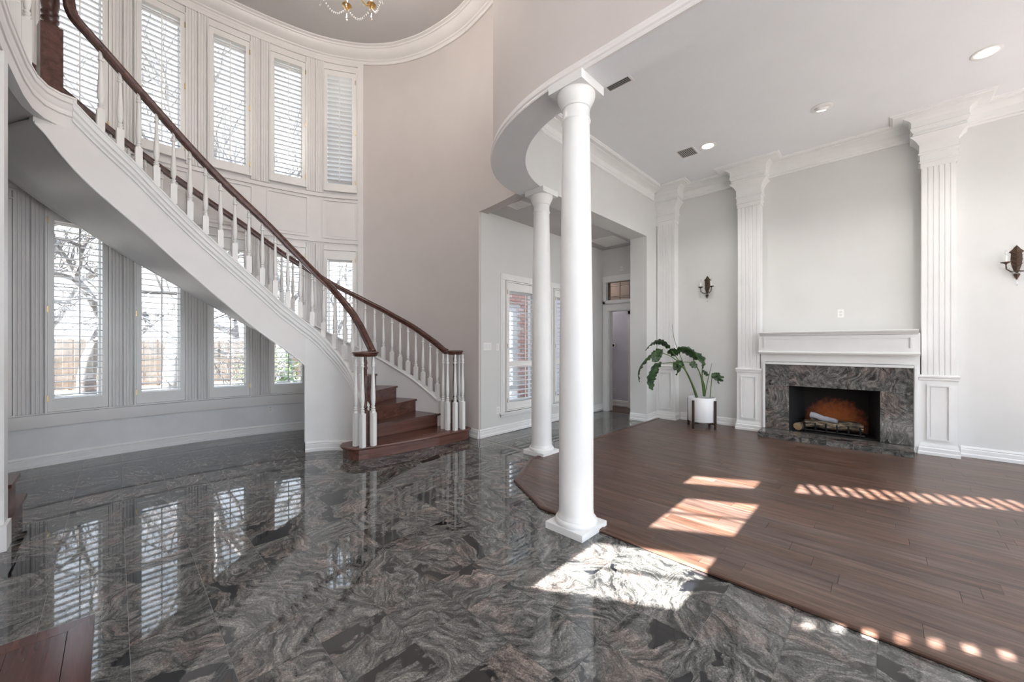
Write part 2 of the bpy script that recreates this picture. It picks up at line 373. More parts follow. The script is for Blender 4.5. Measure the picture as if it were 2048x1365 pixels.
for i in range(0, 42):
    for j in range(0, 40):
        x, y = TX0 + (i + .5) * TS, TY0 + (j + .5) * TS
        sq = [(x - hh, y - hh), (x + hh, y - hh), (x + hh, y + hh), (x - hh, y + hh)]
        if all(inpoly(p, WOODPOLY) for p in sq): continue
        if x > 7.08: continue
        poly = sq
        if x > 3.66: poly = clip(poly, (9, 4.24), (0, 4.24))
        else:
            for k in range(len(clipW) - 1):
                if len(poly) < 3: break
                if abs(clipW[k][0] - x) < 1.2 and abs(clipW[k][1] - y) < 1.2: poly = clip(poly, clipW[k], clipW[k + 1])
            cx, cy = x, y
            if y > 4.2 and not all(((clipW[k + 1][0] - clipW[k][0]) * (cy - clipW[k][1]) - (clipW[k + 1][1] - clipW[k][1]) * (cx - clipW[k][0])) > -.2 for k in range(len(clipW) - 1)): continue
        if len(poly) < 3: continue
        if abs(sum(poly[a][0] * poly[(a + 1) % len(poly)][1] - poly[(a + 1) % len(poly)][0] * poly[a][1] for a in range(len(poly)))) < .004: continue
        if not in_view(x, y):
            far_tiles.prism(poly, -.0025, 0); continue
        if poly == sq: link('tile', tile_me, floor, (x, y, 0), 0)
        else: MB().prism([(p[0] - x, p[1] - y) for p in poly], -.0025, 0).obj('tile', M['granite'], floor).location = (x, y, 0)
M['granite_island'] = granite('polished_granite_rest', True)
o = far_tiles.obj('tiles', M['granite_island'], floor); o['kind'] = 'stuff'

wood_floor = sempty('wood_floor')
PW = .125; rows = int((7.17 - 2.463) / PW) + 1
BED = [(2.463, -4.0), (7.17, -4.0), (7.17, 3.03), (3.46, 3.05), (2.775, 2.67), (2.463, 2.06)]
MB().prism(BED, .0005, .004).obj('floor_bed', M['iron'], wood_floor)
rest = MB(); rr = random.Random(5)
for r in range(rows):
    x0 = 2.475 + r * PW; x1 = x0 + PW - .0012; y = -4.0 - rr.random() * .9
    while y < 3.1:
        L = rr.choice([.55, .75, .9, 1.1, 1.3, 1.5]); y1 = y + L
        poly = [(x0, y), (x1, y), (x1, y1 - .0015), (x0, y1 - .0015)]
        ii = [(2.49, -3.98), (7.16, -3.98), (7.16, 3.005), (3.47, 3.02), (2.80, 2.65), (2.49, 2.06)]
        for k in range(6): poly = clip(poly, ii[k], ii[(k + 1) % 6]) if len(poly) >= 3 else poly
        y_old = y; y = y1
        if len(poly) < 3: continue
        cx = sum(p[0] for p in poly) / len(poly); cy = sum(p[1] for p in poly) / len(poly)
        if any(in_view(px, py, .1) for px, py in poly):
            o = MB().prism([(p[0] - cx, p[1] - cy) for p in poly], 0.0041, .0155).obj('plank', M['plank'], wood_floor); o.location = (cx, cy, 0)
        else: rest.prism(poly, .0041, .0155)
o = rest.obj('planks', M['plank'], wood_floor); o['kind'] = 'stuff'
emp = [(0, .001), (0, .014), (.008, .021), (.03, .023), (.055, .022), (.062, .016), (.062, .001)]
edge_path = [(7.14, 3.03), (3.46, 3.05), (2.775, 2.67), (2.463, 2.06), (2.463, -3.9)]
MB().sweep(edge_path, emp).obj('edge_moulding', M['edge'], wood_floor)

# ---------------------------------------------------------------- rotunda window wall
def curved_wall(svals, zvals, solid, o_in=0.0, o_out=-.16):
    mb = MB(); ns, nz = len(svals), len(zvals); idx = {}
    def vid(i, j, k):
        key = (i, j, k)
        if key not in idx:
            p = Woff(svals[i], o_in if k == 0 else o_out); idx[key] = len(mb.v); mb.v.append((p[0], p[1], zvals[j]))
        return idx[key]
    def F(*q): mb.f.append(tuple(q)); mb.m.append(0)
    S = lambda i, j: 0 <= i < ns - 1 and 0 <= j < nz - 1 and solid((svals[i] + svals[i + 1]) / 2, (zvals[j] + zvals[j + 1]) / 2)
    for i in range(ns - 1):
        for j in range(nz - 1):
            if not S(i, j): continue
            F(vid(i, j, 0), vid(i + 1, j, 0), vid(i + 1, j + 1, 0), vid(i, j + 1, 0)); F(vid(i, j, 1), vid(i, j + 1, 1), vid(i + 1, j + 1, 1), vid(i + 1, j, 1))
            if not S(i - 1, j): F(vid(i, j, 0), vid(i, j + 1, 0), vid(i, j + 1, 1), vid(i, j, 1))
            if not S(i + 1, j): F(vid(i + 1, j, 0), vid(i + 1, j, 1), vid(i + 1, j + 1, 1), vid(i + 1, j + 1, 0))
            if not S(i, j - 1): F(vid(i, j, 0), vid(i, j, 1), vid(i + 1, j, 1), vid(i + 1, j, 0))
            if not S(i, j + 1): F(vid(i, j + 1, 0), vid(i + 1, j + 1, 0), vid(i + 1, j + 1, 1), vid(i, j + 1, 1))
    return mb
WIN = [4.07, 4.83, 5.58, 6.33, 7.065, 7.80]
lowW = [(c, .735, 2.80) for c in WIN]; upW = [(c, 4.02, 5.845) for c in WIN[:5]]
sb = sorted(set([round(x, 4) for c in WIN for x in (c - .205, c + .205)] + [round(s_cut, 4), 3.70] + [round(x, 4) for x in frange(s_ring, S_END, 70)]))
sb = [s for i, s in enumerate(sb) if i == 0 or s - sb[i - 1] > .0005]
zb = [0, .735, 2.80, Z_HALL, 4.02, 5.845, Z_FOY]
def solid(s, z):
    if s < s_cut and z < Z_HALL: return False
    for c, a, b in lowW + upW:
        if abs(s - c) < .205 and a < z < b: return False
    return True
def plaster(s, z): return s < 3.70 and solid(s, z)
struct('wall_rotunda', curved_wall(sb, zb, plaster), M['wall_foyer'], smooth=40)
struct('wall_window', curved_wall(sb, zb, lambda s, z: s > 3.70 and solid(s, z) and not (z < .5 and s > 3.7)), M['panel'], smooth=40)
struct('wall_below_windows', curved_wall(sb, [0, .735], lambda s, z: s > 3.70, 0.001, -.15), M['wall_sill'], smooth=40)
# sill band, baseboard, crown, frieze
spath = [Woff(s, 0) for s in frange(3.70, S_END, 70)]; snorm = [(-Wtan(s)[1], Wtan(s)[0]) for s in frange(3.70, S_END, 70)]
struct('trim_1', MB().sweep(spath, [(0.002, .44), (.03, .44), (.034, .455), (.03, .58), (.04, .59), (.04, .602), (0.002, .602)], snorm), M['panel'], smooth=30)
def basep(h=.13, t=.02): return [(0.001, .001), (t + .006, .001), (t + .006, .035), (t, .045), (t, .09), (t - .006, .098), (t - .002, .108), (t - .010, h), (.001, h)]
bp = frange(s_hall, S_END, 110)
struct('baseboard_rotunda', MB().sweep([Woff(s, 0) for s in bp], basep(), [(-Wtan(s)[1], Wtan(s)[0]) for s in bp]), M['trim'], smooth=30)
crown_big = [(.001, 6.10), (.022, 6.10), (.03, 6.115), (.03, 6.14), (.05, 6.15), (.055, 6.165), (.085, 6.18), (.125, 6.215), (.15, 6.25), (.158, 6.268), (.175, 6.272), (.18, 6.29), (.21, 6.30), (.21, 6.319), (.001, 6.319)]
cp = frange(s_ring - .25, S_END, 120)
struct('trim_2', MB().sweep([Woff(s, 0) for s in cp], crown_big, [(-Wtan(s)[1], Wtan(s)[0]) for s in cp]), M['panel'], smooth=25)
# fluted casings between the shutters
def fluted(width, z0, z1, depth=.03, n=5):
    prof = [(-width / 2, 0)]; wv = width / n
    for k in range(n):
        a = -width / 2 + k * wv; prof += [(a + .003, depth * .72), (a + .007, depth), (a + wv - .009, depth), (a + wv - .005, depth * .6)]
    prof.append((width / 2, 0)); mb = MB(); m = len(prof)
    mb.add([(x, y + .002, z0) for x, y in prof] + [(x, y + .002, z1) for x, y in prof], [tuple(range(m)), tuple(range(m, 2 * m))[::-1]] + [(i, (i + 1) % m, m + (i + 1) % m, m + i) for i in range(m)])
    return mb
tn = 3
gaps = [(WIN[i] + .242, WIN[i + 1] - .242) for i in range(5)] + [(8.045, 8.3)]
for k, (a, b) in enumerate(gaps):
    for z0, z1 in ((.603, 3.03), (3.875, 6.04)):
        if z0 > 3 and k == 5: continue
        s = (a + b) / 2; p = Wpt(s)
        for sgn in (-1, 1):
            q = Woff(s + sgn * (b - a) * .25, 0)
            o = fluted((b - a) * .47, z0, z1, .026, 4).obj('trim_%d' % tn, M['panel']); o['kind'] = 'structure'; o.location = (q[0], q[1], 0); o.rotation_euler = (0, 0, Wang(s + sgn * .06)); tn += 1
# head/edge strips and the recessed panels between the rows
for a, b, name in ((3.06, 3.10, None), (3.81, 3.865, None), (6.045, 6.10, None)):
    struct('trim_%d' % tn, MB().sweep(spath, [(.002, a), (.026, a), (.026, b), (.002, b)], snorm), M['panel'], smooth=30); tn += 1
fs = frange(3.70, 3.79, 4)
struct('trim_%d' % tn, MB().sweep([Wpt(s) for s in fs], [(.002, .603), (.028, .603), (.028, 6.10), (.002, 6.10)], [(-Wtan(s)[1], Wtan(s)[0]) for s in fs]), M['panel'], smooth=30); tn += 1
for c in WIN[:5]:
    p = Wpt(c); mb = MB(); wv, z0, z1 = .29, 3.13, 3.785
    for (x0, x1, za, zc) in ((-wv, wv, z0, z0 + .028), (-wv, wv, z1 - .028, z1), (-wv, -wv + .028, z0 + .028, z1 - .028), (wv - .028, wv, z0 + .028, z1 - .028)): mb.box(x0, x1, -.01, .022, za, zc)
    mb.box(-wv + .045, wv - .045, -.01, .010, z0 + .045, z1 - .045)
    o = mb.obj('trim_%d' % tn, M['panel']); o['kind'] = 'structure'; o.location = (p[0], p[1], 0); o.rotation_euler = (0, 0, Wang(c)); tn += 1

# ---------------------------------------------------------------- windows and shutters
slat_cache = {}
def slat_mesh(width):
    k = round(width, 3)
    if k not in slat_cache:
        pr = [(-.043, 0), (-.03, .0045), (0, .0058), (.03, .0045), (.043, 0), (.03, -.0045), (0, -.0058), (-.03, -.0045)]
        mb = MB(); n = len(pr)
        mb.add([(-width / 2, y, z) for y, z in pr] + [(width / 2, y, z) for y, z in pr], [tuple(range(n)), tuple(range(n, 2 * n))[::-1]] + [(i, (i + 1) % n, n + (i + 1) % n, n + i) for i in range(n)])
        slat_cache[k] = mb.mesh('louvre', M['slat'], 50)
    return slat_cache[k]
def shutter(label, loc, rz, wd, z0, z1, l0, l1, tilt, nslat, group, hinge_side=1, divider=None, depth=.02):
    """wd frame width; louvre field z l0..l1; local +y faces the room"""
    t = thing('plantation_shutter', label, 'shutter', loc, rz, group); st = .05; y0, y1 = depth, depth + .032; h = wd / 2
    MB().box(-h, -h + st, y0, y1, z0, z1).obj('stile', M['white'], t); MB().box(h - st, h, y0, y1, z0, z1).obj('stile', M['white'], t)
    MB().box(-h + st, h - st, y0 + .002, y1 - .002, z0, l0).obj('rail', M['white'], t); MB().box(-h + st, h - st, y0 + .002, y1 - .002, l1, z1).obj('rail', M['white'], t)
    fr = MB()
    for (x0, x1, a, b) in ((-h - .018, -h - .003, z0 - .018, z1 + .018), (h + .003, h + .018, z0 - .018, z1 + .018)): fr.box(x0, x1, .003, y1 + .012, a, b)
    fr.box(-h - .003, h + .003, .003, y1 + .012, z0 - .018, z0 - .003); fr.box(-h - .003, h + .003, .003, y1 + .012, z1 + .003, z1 + .018)
    o = fr.obj('outer_frame', M['white'], t)
    iw = wd - 2 * st - .004; me = slat_mesh(iw); pitch = (l1 - l0) / nslat
    for k in range(nslat):
        zc = l0 + (k + .5) * pitch
        if divider and divider[0] - .01 < zc < divider[1] + .01: continue
        s = link('louvre', me, t); s.location = (0, (y0 + y1) / 2, zc); s.rotation_euler = (tilt, 0, 0)
    if divider: MB().box(-h + st, h - st, y0 + .002, y1 - .002, *divider).obj('rail', M['white'], t)
    segs = [(l0 + .03, l1 - .05)] if not divider else [(l0 + .03, divider[0] - .02), (divider[1] + .02, l1 - .05)]
    for a, b in segs: MB().box(-.006, .006, y1 + .028, y1 + .038, a, b).obj('tilt_rod', M['white'], t)
    for zc in (z0 + .15, (z0 + z1) / 2, z1 - .15): MB().box(hinge_side * h - .006, hinge_side * h + .006, y1 + .0005, y1 + .013, zc - .035, zc + .035).obj('hinge', M['brass'], t)
    return t
wn = 1
def window(loc, rz, wd, z0, z1, muntins=0, y=-.11, mat='glass'):
    global wn
    o = sempty('window_%d' % wn, loc, rz); wn += 1; h = wd / 2; f = MB(); b = .022
    f.box(-h, -h + b, y - .02, y + .02, z0, z1).box(h - b, h, y - .02, y + .02, z0, z1).box(-h + b, h - b, y - .02, y + .02, z0, z0 + b).box(-h + b, h - b, y - .02, y + .02, z1 - b, z1)
    f.obj('frame', M['white'], o)
    MB().box(-h + b, h - b, y - .003, y + .003, z0 + b, z1 - b).obj('pane', M[mat], o)
    return o
ordl = ['rightmost, seen between the stair balusters', 'second from the right, partly behind the stair', 'third from the right, under the stair', 'fourth from the right, under the stair', 'fifth from the right, tallest in view', 'leftmost, mostly hidden by the door casing']
ordu = ['rightmost, with louvres tilted shut', 'second from the right', 'third from the right', 'fourth from the right, above the handrail', 'leftmost, behind the newel post']
for i, c in enumerate(WIN):
    p = Wpt(c); loc = (p[0], p[1], 0); rz = Wang(c)
    window(loc, rz, .404, .738, 2.797)
    shutter('white shutter of the lower window row, ' + ordl[i], loc, rz, .48, .612, 2.93, .757, 2.785, math.radians(-2 if i else -14), 27, 'shutters of the lower row of windows', -1 if i < 3 else 1)
    if i < 5:
        window(loc, rz, .404, 4.023, 5.842)
        shutter('white shutter of the upper window row, ' + ordu[i], loc, rz, .48, 3.93, 5.91, 4.042, 5.825, math.radians(-8 if i else 30), 25, 'shutters of the upper row of windows', -1)

# ---------------------------------------------------------------- staircase
IN_S = [1.80, 1.86, 2.00, 2.43, 2.90, 3.38, 3.77, 4.18, 4.67, 5.03, 5.39, 5.64, 5.93, 6.23, 6.51, 6.74, 6.93, 7.10, 7.28, 7.43, 7.6]
IN_Z = [1.27, 1.29, 1.42, 1.69, 1.88, 2.02, 2.14, 2.25, 2.48, 2.71, 2.96, 3.12, 3.32, 3.54, 3.76, 3.93, 4.06, 4.17, 4.29, 4.36, 4.45]
OU_S = [1.80, 1.86, 2.55, 3.37, 4.06, 4.60, 4.90, 5.49, 5.78, 6.15, 6.48, 6.77, 7.08, 7.42, 7.6]
OU_Z = [1.26, 1.28, 1.63, 1.99, 2.29, 2.57, 2.73, 3.14, 3.30, 3.52, 3.71, 3.88, 4.09, 4.32, 4.42]
def smooth_tab(X, Y): return lambda s: sum(lerp_tab(s + d, X, Y) for d in (-.2, -.1, 0, .1, .2)) / 5
zin0 = smooth_tab(IN_S, IN_Z); zou0 = smooth_tab(OU_S, OU_Z)
def zin(s): return zin0(s) if s > 2.25 else lerp_tab(s, [1.8, 1.88, 2.25], [1.27, 1.285, zin0(2.25)])
def zou(s): return zou0(s) if s > 2.1 else lerp_tab(s, [1.8, 1.88, 2.1], [1.265, 1.275, zou0(2.1)])
O_IN, O_OUT = 1.47, .27
stair = thing('staircase', 'curved white staircase with dark red handrails and treads by the window wall', 'staircase')
# handrails
railp = [(x * 1.12, y * 1.12) for x, y in ((-.032, -.028), (-.026, -.034), (.026, -.034), (.032, -.028), (.028, -.008), (.034, .008), (.026, .026), (.010, .034), (-.010, .034), (-.026, .026), (-.034, .008), (-.028, -.008))]
ri = frange(1.84, 7.42, 90)
path = [(*Woff(s, O_IN), zin(s)) for s in ri]; nn = [(-Wtan(s)[1], Wtan(s)[0]) for s in ri]
e = path[-1]; tx = (path[-1][0] - path[-3][0], path[-1][1] - path[-3][1]); l = math.hypot(*tx); tx = (tx[0] / l, tx[1] / l)
for dx, dz in ((.03, .035), (.05, .09), (.06, .17), (.064, .3), (.066, .5)):
    path.append((e[0] + tx[0] * dx, e[1] + tx[1] * dx, e[2] + dz)); nn.append(nn[-1])
def rail_sweep(path, nn):
    """profile kept square to the rail"""
    mb = MB(); m = len(railp); n = len(path); P = [Vector(p) for p in path]
    for i in range(n):
        t = (P[min(i + 1, n - 1)] - P[max(i - 1, 0)]).normalized(); a = Vector((nn[i][0], nn[i][1], 0)); u = a.cross(t).normalized()
        if u.z < 0 and abs(t.z) < .95: u = -u
        if i and u.dot(pu) < 0: u = -u
        pu = u
        for x, z in railp: mb.v.append(tuple(P[i] + a * x + u * z))
    mb.f = [(i * m + k, i * m + (k + 1) % m, (i + 1) * m + (k + 1) % m, (i + 1) * m + k) for i in range(n - 1) for k in range(m)] + [tuple(range(m))[::-1], tuple(range((n - 1) * m, n * m))]; mb.m = [0] * len(mb.f); return mb
rail_sweep(path, nn).obj('handrail', M['rail'], stair, 40)
ro = frange(1.84, 7.75, 90)
rail_sweep([(*Woff(s, O_OUT), zou(s)) for s in ro], [(-Wtan(s)[1], Wtan(s)[0]) for s in ro]).obj('handrail', M['rail'], stair, 40)
VIN = (2.115, 4.53); VOUT = (3.425, 4.48)
for c, rr_ in ((VIN, .155), (VOUT, .125)):
    MB().lathe([(.02, 1.225), (rr_ - .035, 1.226), (rr_ - .022, 1.232), (rr_ - .012, 1.25), (rr_ - .016, 1.258), (rr_, 1.268), (rr_ - .003, 1.28), (rr_ - .02, 1.288), (.02, 1.29)], 32, (c[0], c[1], 0)).obj('volute_cap', M['rail'], stair, 40)
# balusters
def baluster_mesh(L, sq, name):
    mb = MB(); a = .0265
    mb.box(-a, a, -a, a, 0, sq); mb.lathe([(a, sq), (.02, sq + .018)], 10)
    z = sq + .015; H = L - z
    pr = [(.014, 0), (.024, .02), (.024, .035), (.013, .045), (.021, .06), (.022, .075), (.012, .09), (.018, .12), (.0235, .19), (.0245, .26), (.0225, .36), (.017, .55), (.0135, .72), (.013, .80), (.022, .815), (.022, .83), (.014, .845), (.0205, .87), (.017, .90), (.0125, .93), (.0115, 1.0)]
    mb.lathe([(r, z + q * H) for r, q in pr], 10); return mb.mesh(name, M['white'], 45)
bal_me = baluster_mesh(.785, .205, 'baluster'); bal_long = baluster_mesh(1.08, .40, 'baluster_long')
ST_S = [2.12, 2.41, 2.52, 2.82, 3.32, 3.85, 4.29, 4.66, 5.03, 5.6, 6.18, 6.87, 7.54]
ST_Z = [.60, .86, .96, 1.11, 1.26, 1.41, 1.58, 1.72, 1.91, 2.31, 2.71, 3.23, 3.63]
def zstr_in(s): return sum(lerp_tab(s + d, ST_S, ST_Z) for d in (-.06, 0, .06)) / 3
def zstr_out(s): return zou(s) - .80
# along the inner rail by equal arc length
def arc_positions(off, s0, s1, step):
    out = []; s = s0; last = Woff(s, off); acc = step
    while s < s1:
        p = Woff(s, off); acc += math.hypot(p[0] - last[0], p[1] - last[1]); last = p
        if acc >= step: out.append(s); acc -= step
        s += .004
    return out
def scaled_bal(x, y, z0, z1, rz, base=.785, me=None):
    o = link('baluster', me or bal_me, stair, (x, y, z0), rz); o.scale = (1, 1, (z1 - z0) / base); return o
for s in arc_positions(O_IN, 2.32, 7.40, .135):
    p = Woff(s, O_IN); scaled_bal(p[0], p[1], zstr_in(s) - .005, zin(s) - .03, Wang(s))
for s in arc_positions(O_OUT, 2.06, 7.30, .150):
    p = Woff(s, O_OUT); scaled_bal(p[0], p[1], zstr_out(s) - .005, zou(s) - .03, Wang(s))
for (x, y) in ((2.022, 4.585), (2.045, 4.455), (2.175, 4.445), (2.222, 4.56)): link('baluster', bal_long, stair, (x, y, .15), .3)
for (x, y) in ((3.372, 4.40), (3.495, 4.385), (3.522, 4.50), (3.315, 4.50), (3.325, 4.62), (3.40, 4.72)): link('baluster', bal_long, stair, (x, y, .15), .1)
# newel posts
def newel(c, z0, z1, a, sq, turned, seg=16):
    mb = MB(); mb.box(-a, a, -a, a, 0, sq); H = z1 - z0 - sq
    mb.lathe([(a * r, sq + q * H) for r, q in turned], seg); o = mb.obj('newel_post', M['rail'], stair, 45); o.location = (c[0], c[1], z0); return o
thin = [(.95, 0), (.55, .03), (.85, .06), (.5, .1), (.75, .2), (.8, .35), (.6, .6), (.5, .75), (.75, .78), (.45, .83), (.7, .88), (.45, .95), (.45, 1)]
newel(VIN, .15, 1.228, .035, .42, thin); newel(VOUT, .15, 1.228, .035, .42, thin)
pN = (-.411, 5.449)
fat = [(1, 0), (1.0, .01), (.72, .03), (.72, .05), (.86, .06), (.86, .075), (.72, .085), (.72, .10), (.84, .11), (.84, .125), (.70, .14), (.80, .17), (.9, .22), (.86, .35), (.7, .6), (.6, .75), (.85, .78), (.6, .85), (.6, 1)]
o = newel(pN, 3.451, 5.3, .068, .80, fat); o.rotation_euler = (0, 0, .25)
# stringers, soffit
def strip(off_a, off_b, zlo, zhi, s0, s1, n):
    mb = MB(); ss = frange(s0, s1, n)
    for s in ss:
        a, b = Woff(s, off_a), Woff(s, off_b); mb.v += [(*a, zlo(s)), (*a, zhi(s)), (*b, zhi(s)), (*b, zlo(s))]
    k = len(ss); mb.f = [(i * 4 + q, i * 4 + (q + 1) % 4, (i + 1) * 4 + (q + 1) % 4, (i + 1) * 4 + q) for i in range(k - 1) for q in range(4)] + [(0, 1, 2, 3), tuple((k - 1) * 4 + q for q in (3, 2, 1, 0))]
    mb.m = [0] * len(mb.f); return mb
S_EW = 4.54
def zund(s): return sum(lerp_tab(s + d, [3.9, 4.54, 5.32, 6.06, 6.82, 7.49, 7.97], [.78, 1.10, 1.51, 2.03, 2.58, 2.97, 3.33]) for d in (-.15, 0, .15)) / 3
def zund_o(s): return lerp_tab(s, [4.4, 5.09, 5.84, 6.55, 7.32, 7.97], [1.12, 1.46, 1.92, 2.36, 2.86, 3.33])
strip(1.50, 1.44, zund, lambda s: zstr_in(s) - .02 if s < 7.46 else 3.334, S_EW, 7.96, 64).obj('stringer', M['panel'], stair, 40)
strip(1.50, 1.44, lambda s: 0.002, lambda s: max(.2, zstr_in(s) - .02), 2.06, S_EW, 50).obj('enclosure_wall', M['trim'], stair, 40)
strip(.30, .24, lambda s: zund_o(s) if s > S_EW else .002, lambda s: zstr_out(s) - .02 if s < 7.5 else 3.33, 2.0, 7.9, 70).obj('stringer', M['panel'], stair, 40)
mb = MB(); ss = frange(S_EW, 7.96, 54)
for s in ss:
    for k in range(6):
        o_ = 1.44 + (.30 - 1.44) * k / 5; p = Woff(s, o_); f_ = k / 5; zz = zund(s) * (1 - f_) + zund_o(s) * f_; mb.v += [(*p, zz + .003), (*p, zz + .03)]
    mb.m += []
for i in range(len(ss) - 1):
    for k in range(5):
        a = i * 12 + k * 2; b = a + 12; mb.f.append((a, b, b + 2, a + 2)); mb.f.append((a + 1, a + 3, b + 3, b + 1))
mb.m = [0] * len(mb.f); mb.obj('soffit', M['panel'], stair, 60)
mb = MB(); a, b = Woff(S_EW, 1.46), Woff(S_EW, .02); a2, b2 = Woff(S_EW - .06, 1.46), Woff(S_EW - .06, .02)
mb.prism([a, b, b2, a2], .002, zund(S_EW) + .03).obj('enclosure_wall', M['trim'], stair)
# top shoe and stepped moulding on the stringer faces
for off, zf, s0, s1, sg in ((1.47, zstr_in, 2.10, 7.50, 1), (.27, zstr_out, 2.03, 7.6, 1)):
    ss = frange(s0, s1, 70)
    prof = [(-.05, -.03), (.05, -.03), (.055, -.022), (.055, -.006), (.048, 0), (-.048, 0), (-.055, -.006), (-.055, -.022)]
    MB().sweep([(*Woff(s, off), zf(s)) for s in ss], prof, [(-Wtan(s)[1], Wtan(s)[0]) for s in ss]).obj('shoe_rail', M['trim'], stair, 35)
ss = frange(2.10, 7.50, 70)
prof = [(.031, -.03), (.05, -.03), (.046, -.06), (.052, -.07), (.052, -.085), (.042, -.10), (.042, -.125), (.047, -.13), (.047, -.142), (.036, -.165), (.036, -.18), (.040, -.186), (.040, -.196), (.031, -.20)]
MB().sweep([(*Woff(s, 1.47), zstr_in(s)) for s in ss], prof, [(-Wtan(s)[1], Wtan(s)[0]) for s in ss]).obj('stringer_moulding', M['trim'], stair, 30)
# bead along the stringer's lower edge
ss = frange(S_EW, 7.95, 54)
MB().sweep([(*Woff(s, 1.50), zund(s)) for s in ss], [(0, -.012), (.008, -.012), (.012, 0), (.008, .012), (0, .012)], [(-Wtan(s)[1], Wtan(s)[0]) for s in ss]).obj('edge_bead', M['trim'], stair, 40)
ss = frange(2.06, S_EW, 40)
MB().sweep([Woff(s, 1.50) for s in ss], basep(.13), [(-Wtan(s)[1], Wtan(s)[0]) for s in ss]).obj('baseboard', M['trim'], stair, 30)
p0 = Woff(S_EW, 1.50); MB().tube([(p0[0], p0[1], .13), (p0[0], p0[1], zund(S_EW))], .012, 8).obj('corner_bead', M['trim'], stair, 40)
# treads and risers
step1 = [(1.965, 4.86), (1.90, 4.76), (1.888, 4.65), (1.91, 4.55), (1.975, 4.475), (2.08, 4.435), (2.25, 4.405), (2.5, 4.375), (2.8, 4.35), (3.1, 4.335), (3.4, 4.335), (3.58, 4.35), (3.655, 4.39), (3.675, 4.47), (3.66, 4.86)]
def inset(poly, d):
    cx = sum(p[0] for p in poly) / len(poly); cy = sum(p[1] for p in poly) / len(poly)
    return [(p[0] - (p[0] - cx) / math.hypot(p[0] - cx, p[1] - cy) * d, p[1] - (p[1] - cy) / math.hypot(p[0] - cx, p[1] - cy) * d) for p in poly]
MB().prism(inset(step1, .035), .002, .121).obj('riser', M['tread'], stair)
mb = MB(); n = len(step1); ring = []
for d, z in ((.012, .12), (0, .126), (0, .142), (.008, .149), (.02, .15)): ring.append([(p[0], p[1], z) for p in inset(step1, d)])
mb.v = [p for r in ring for p in r]; mb.f = [(i * n + k, i * n + (k + 1) % n, (i + 1) * n + (k + 1) % n, (i + 1) * n + k) for i in range(4) for k in range(n)] + [tuple(range(n))[::-1], tuple(range(4 * n, 5 * n))]; mb.m = [0] * len(mb.f)
mb.obj('tread', M['tread'], stair, 40)
RISE = .188
def s_nose(z, fn): 
    lo, hi = 1.86, 7.6
    for _ in range(40):
        m = (lo + hi) / 2
        if fn(m) - 1.09 < z: lo = m
        else: hi = m
    return lo
kmax = 18
for k in range(1, kmax):
    z = .15 + RISE * k; so = s_nose(z, zou); si = s_nose(z, zin)
    so2 = s_nose(z + RISE, zou) ; si2 = s_nose(z + RISE, zin)
    if k == 1: A, B = (2.22, 4.78), (3.46, 4.84)
    else: A, B = Woff(si, 1.45), Woff(so, .29)
    if k + 1 == kmax: A2, B2 = Woff(7.5, 1.45), Woff(7.5, .29)
    else: A2, B2 = Woff(si2, 1.45), Woff(so2, .29)
    dx, dy = B[0] - A[0], B[1] - A[1]; l = math.hypot(dx, dy); nx, ny = -dy / l, dx / l
    if (A2[0] + B2[0] - A[0] - B[0]) * nx + (A2[1] + B2[1] - A[1] - B[1]) * ny < 0: nx, ny = -nx, -ny
    q = .028; An, Bn = (A[0] - nx * q, A[1] - ny * q), (B[0] - nx * q, B[1] - ny * q)
    A2q, B2q = (A2[0] + nx * .03, A2[1] + ny * .03), (B2[0] + nx * .03, B2[1] + ny * .03)
    MB().prism([An, Bn, B2q, A2q], z - .03, z).obj('tread', M['tread'], stair)
    zb_ = z - RISE + (.0 if k > 1 else 0)
    MB().prism([A, B, (B[0] + nx * .02, B[1] + ny * .02), (A[0] + nx * .02, A[1] + ny * .02)], zb_ + .001, z - .03).obj('riser', M['tread'], stair)
# landing balusters on the fascia
LAND = [Woff(7.46, 1.497), (-.35, 5.30), (-.425, 5.225), (-.475, 5.07), (-.50, 4.85), (-.51, 4.6), (-.52, 4.3), (-.52, 2.4)]
for (x, y) in ((-.50, 5.02), (-.535, 4.83), (-.545, 4.64), (-.55, 4.45)): link('baluster', bal_long, stair, (x, y, 3.62), .1)
mb = MB(); prof = [(-.06, 3.33), (0.0, 3.33), (0, 3.44), (.01, 3.445), (.01, 3.47), (.004, 3.49), (.012, 3.51), (.012, 3.55), (.022, 3.56), (.022, 3.60), (.028, 3.605), (.028, 3.62), (-.06, 3.62)]
nl = [(-a, -b) for a, b in miter(LAND)]
lpts = LAND
# inside of the room lies on +x side
sgn = 1 if miter(LAND)[-1][0] > 0 else -1
mb.sweep(LAND, [(sgn * a, b) for a, b in prof]).obj('landing_fascia', M['panel'], stair, 30)
lp = [(-.56, 2.4), (-.55, 4.6), (-.52, 5.06), (-.40, 5.30), (-.285, 5.37)] + [Woff(s, .0) for s in frange(7.56, S_END, 14)] + [(-2.45, 2.4)]
struct('ceiling_under_landing', MB().prism(lp, 3.335, 3.45), M['ceiling_foyer'])

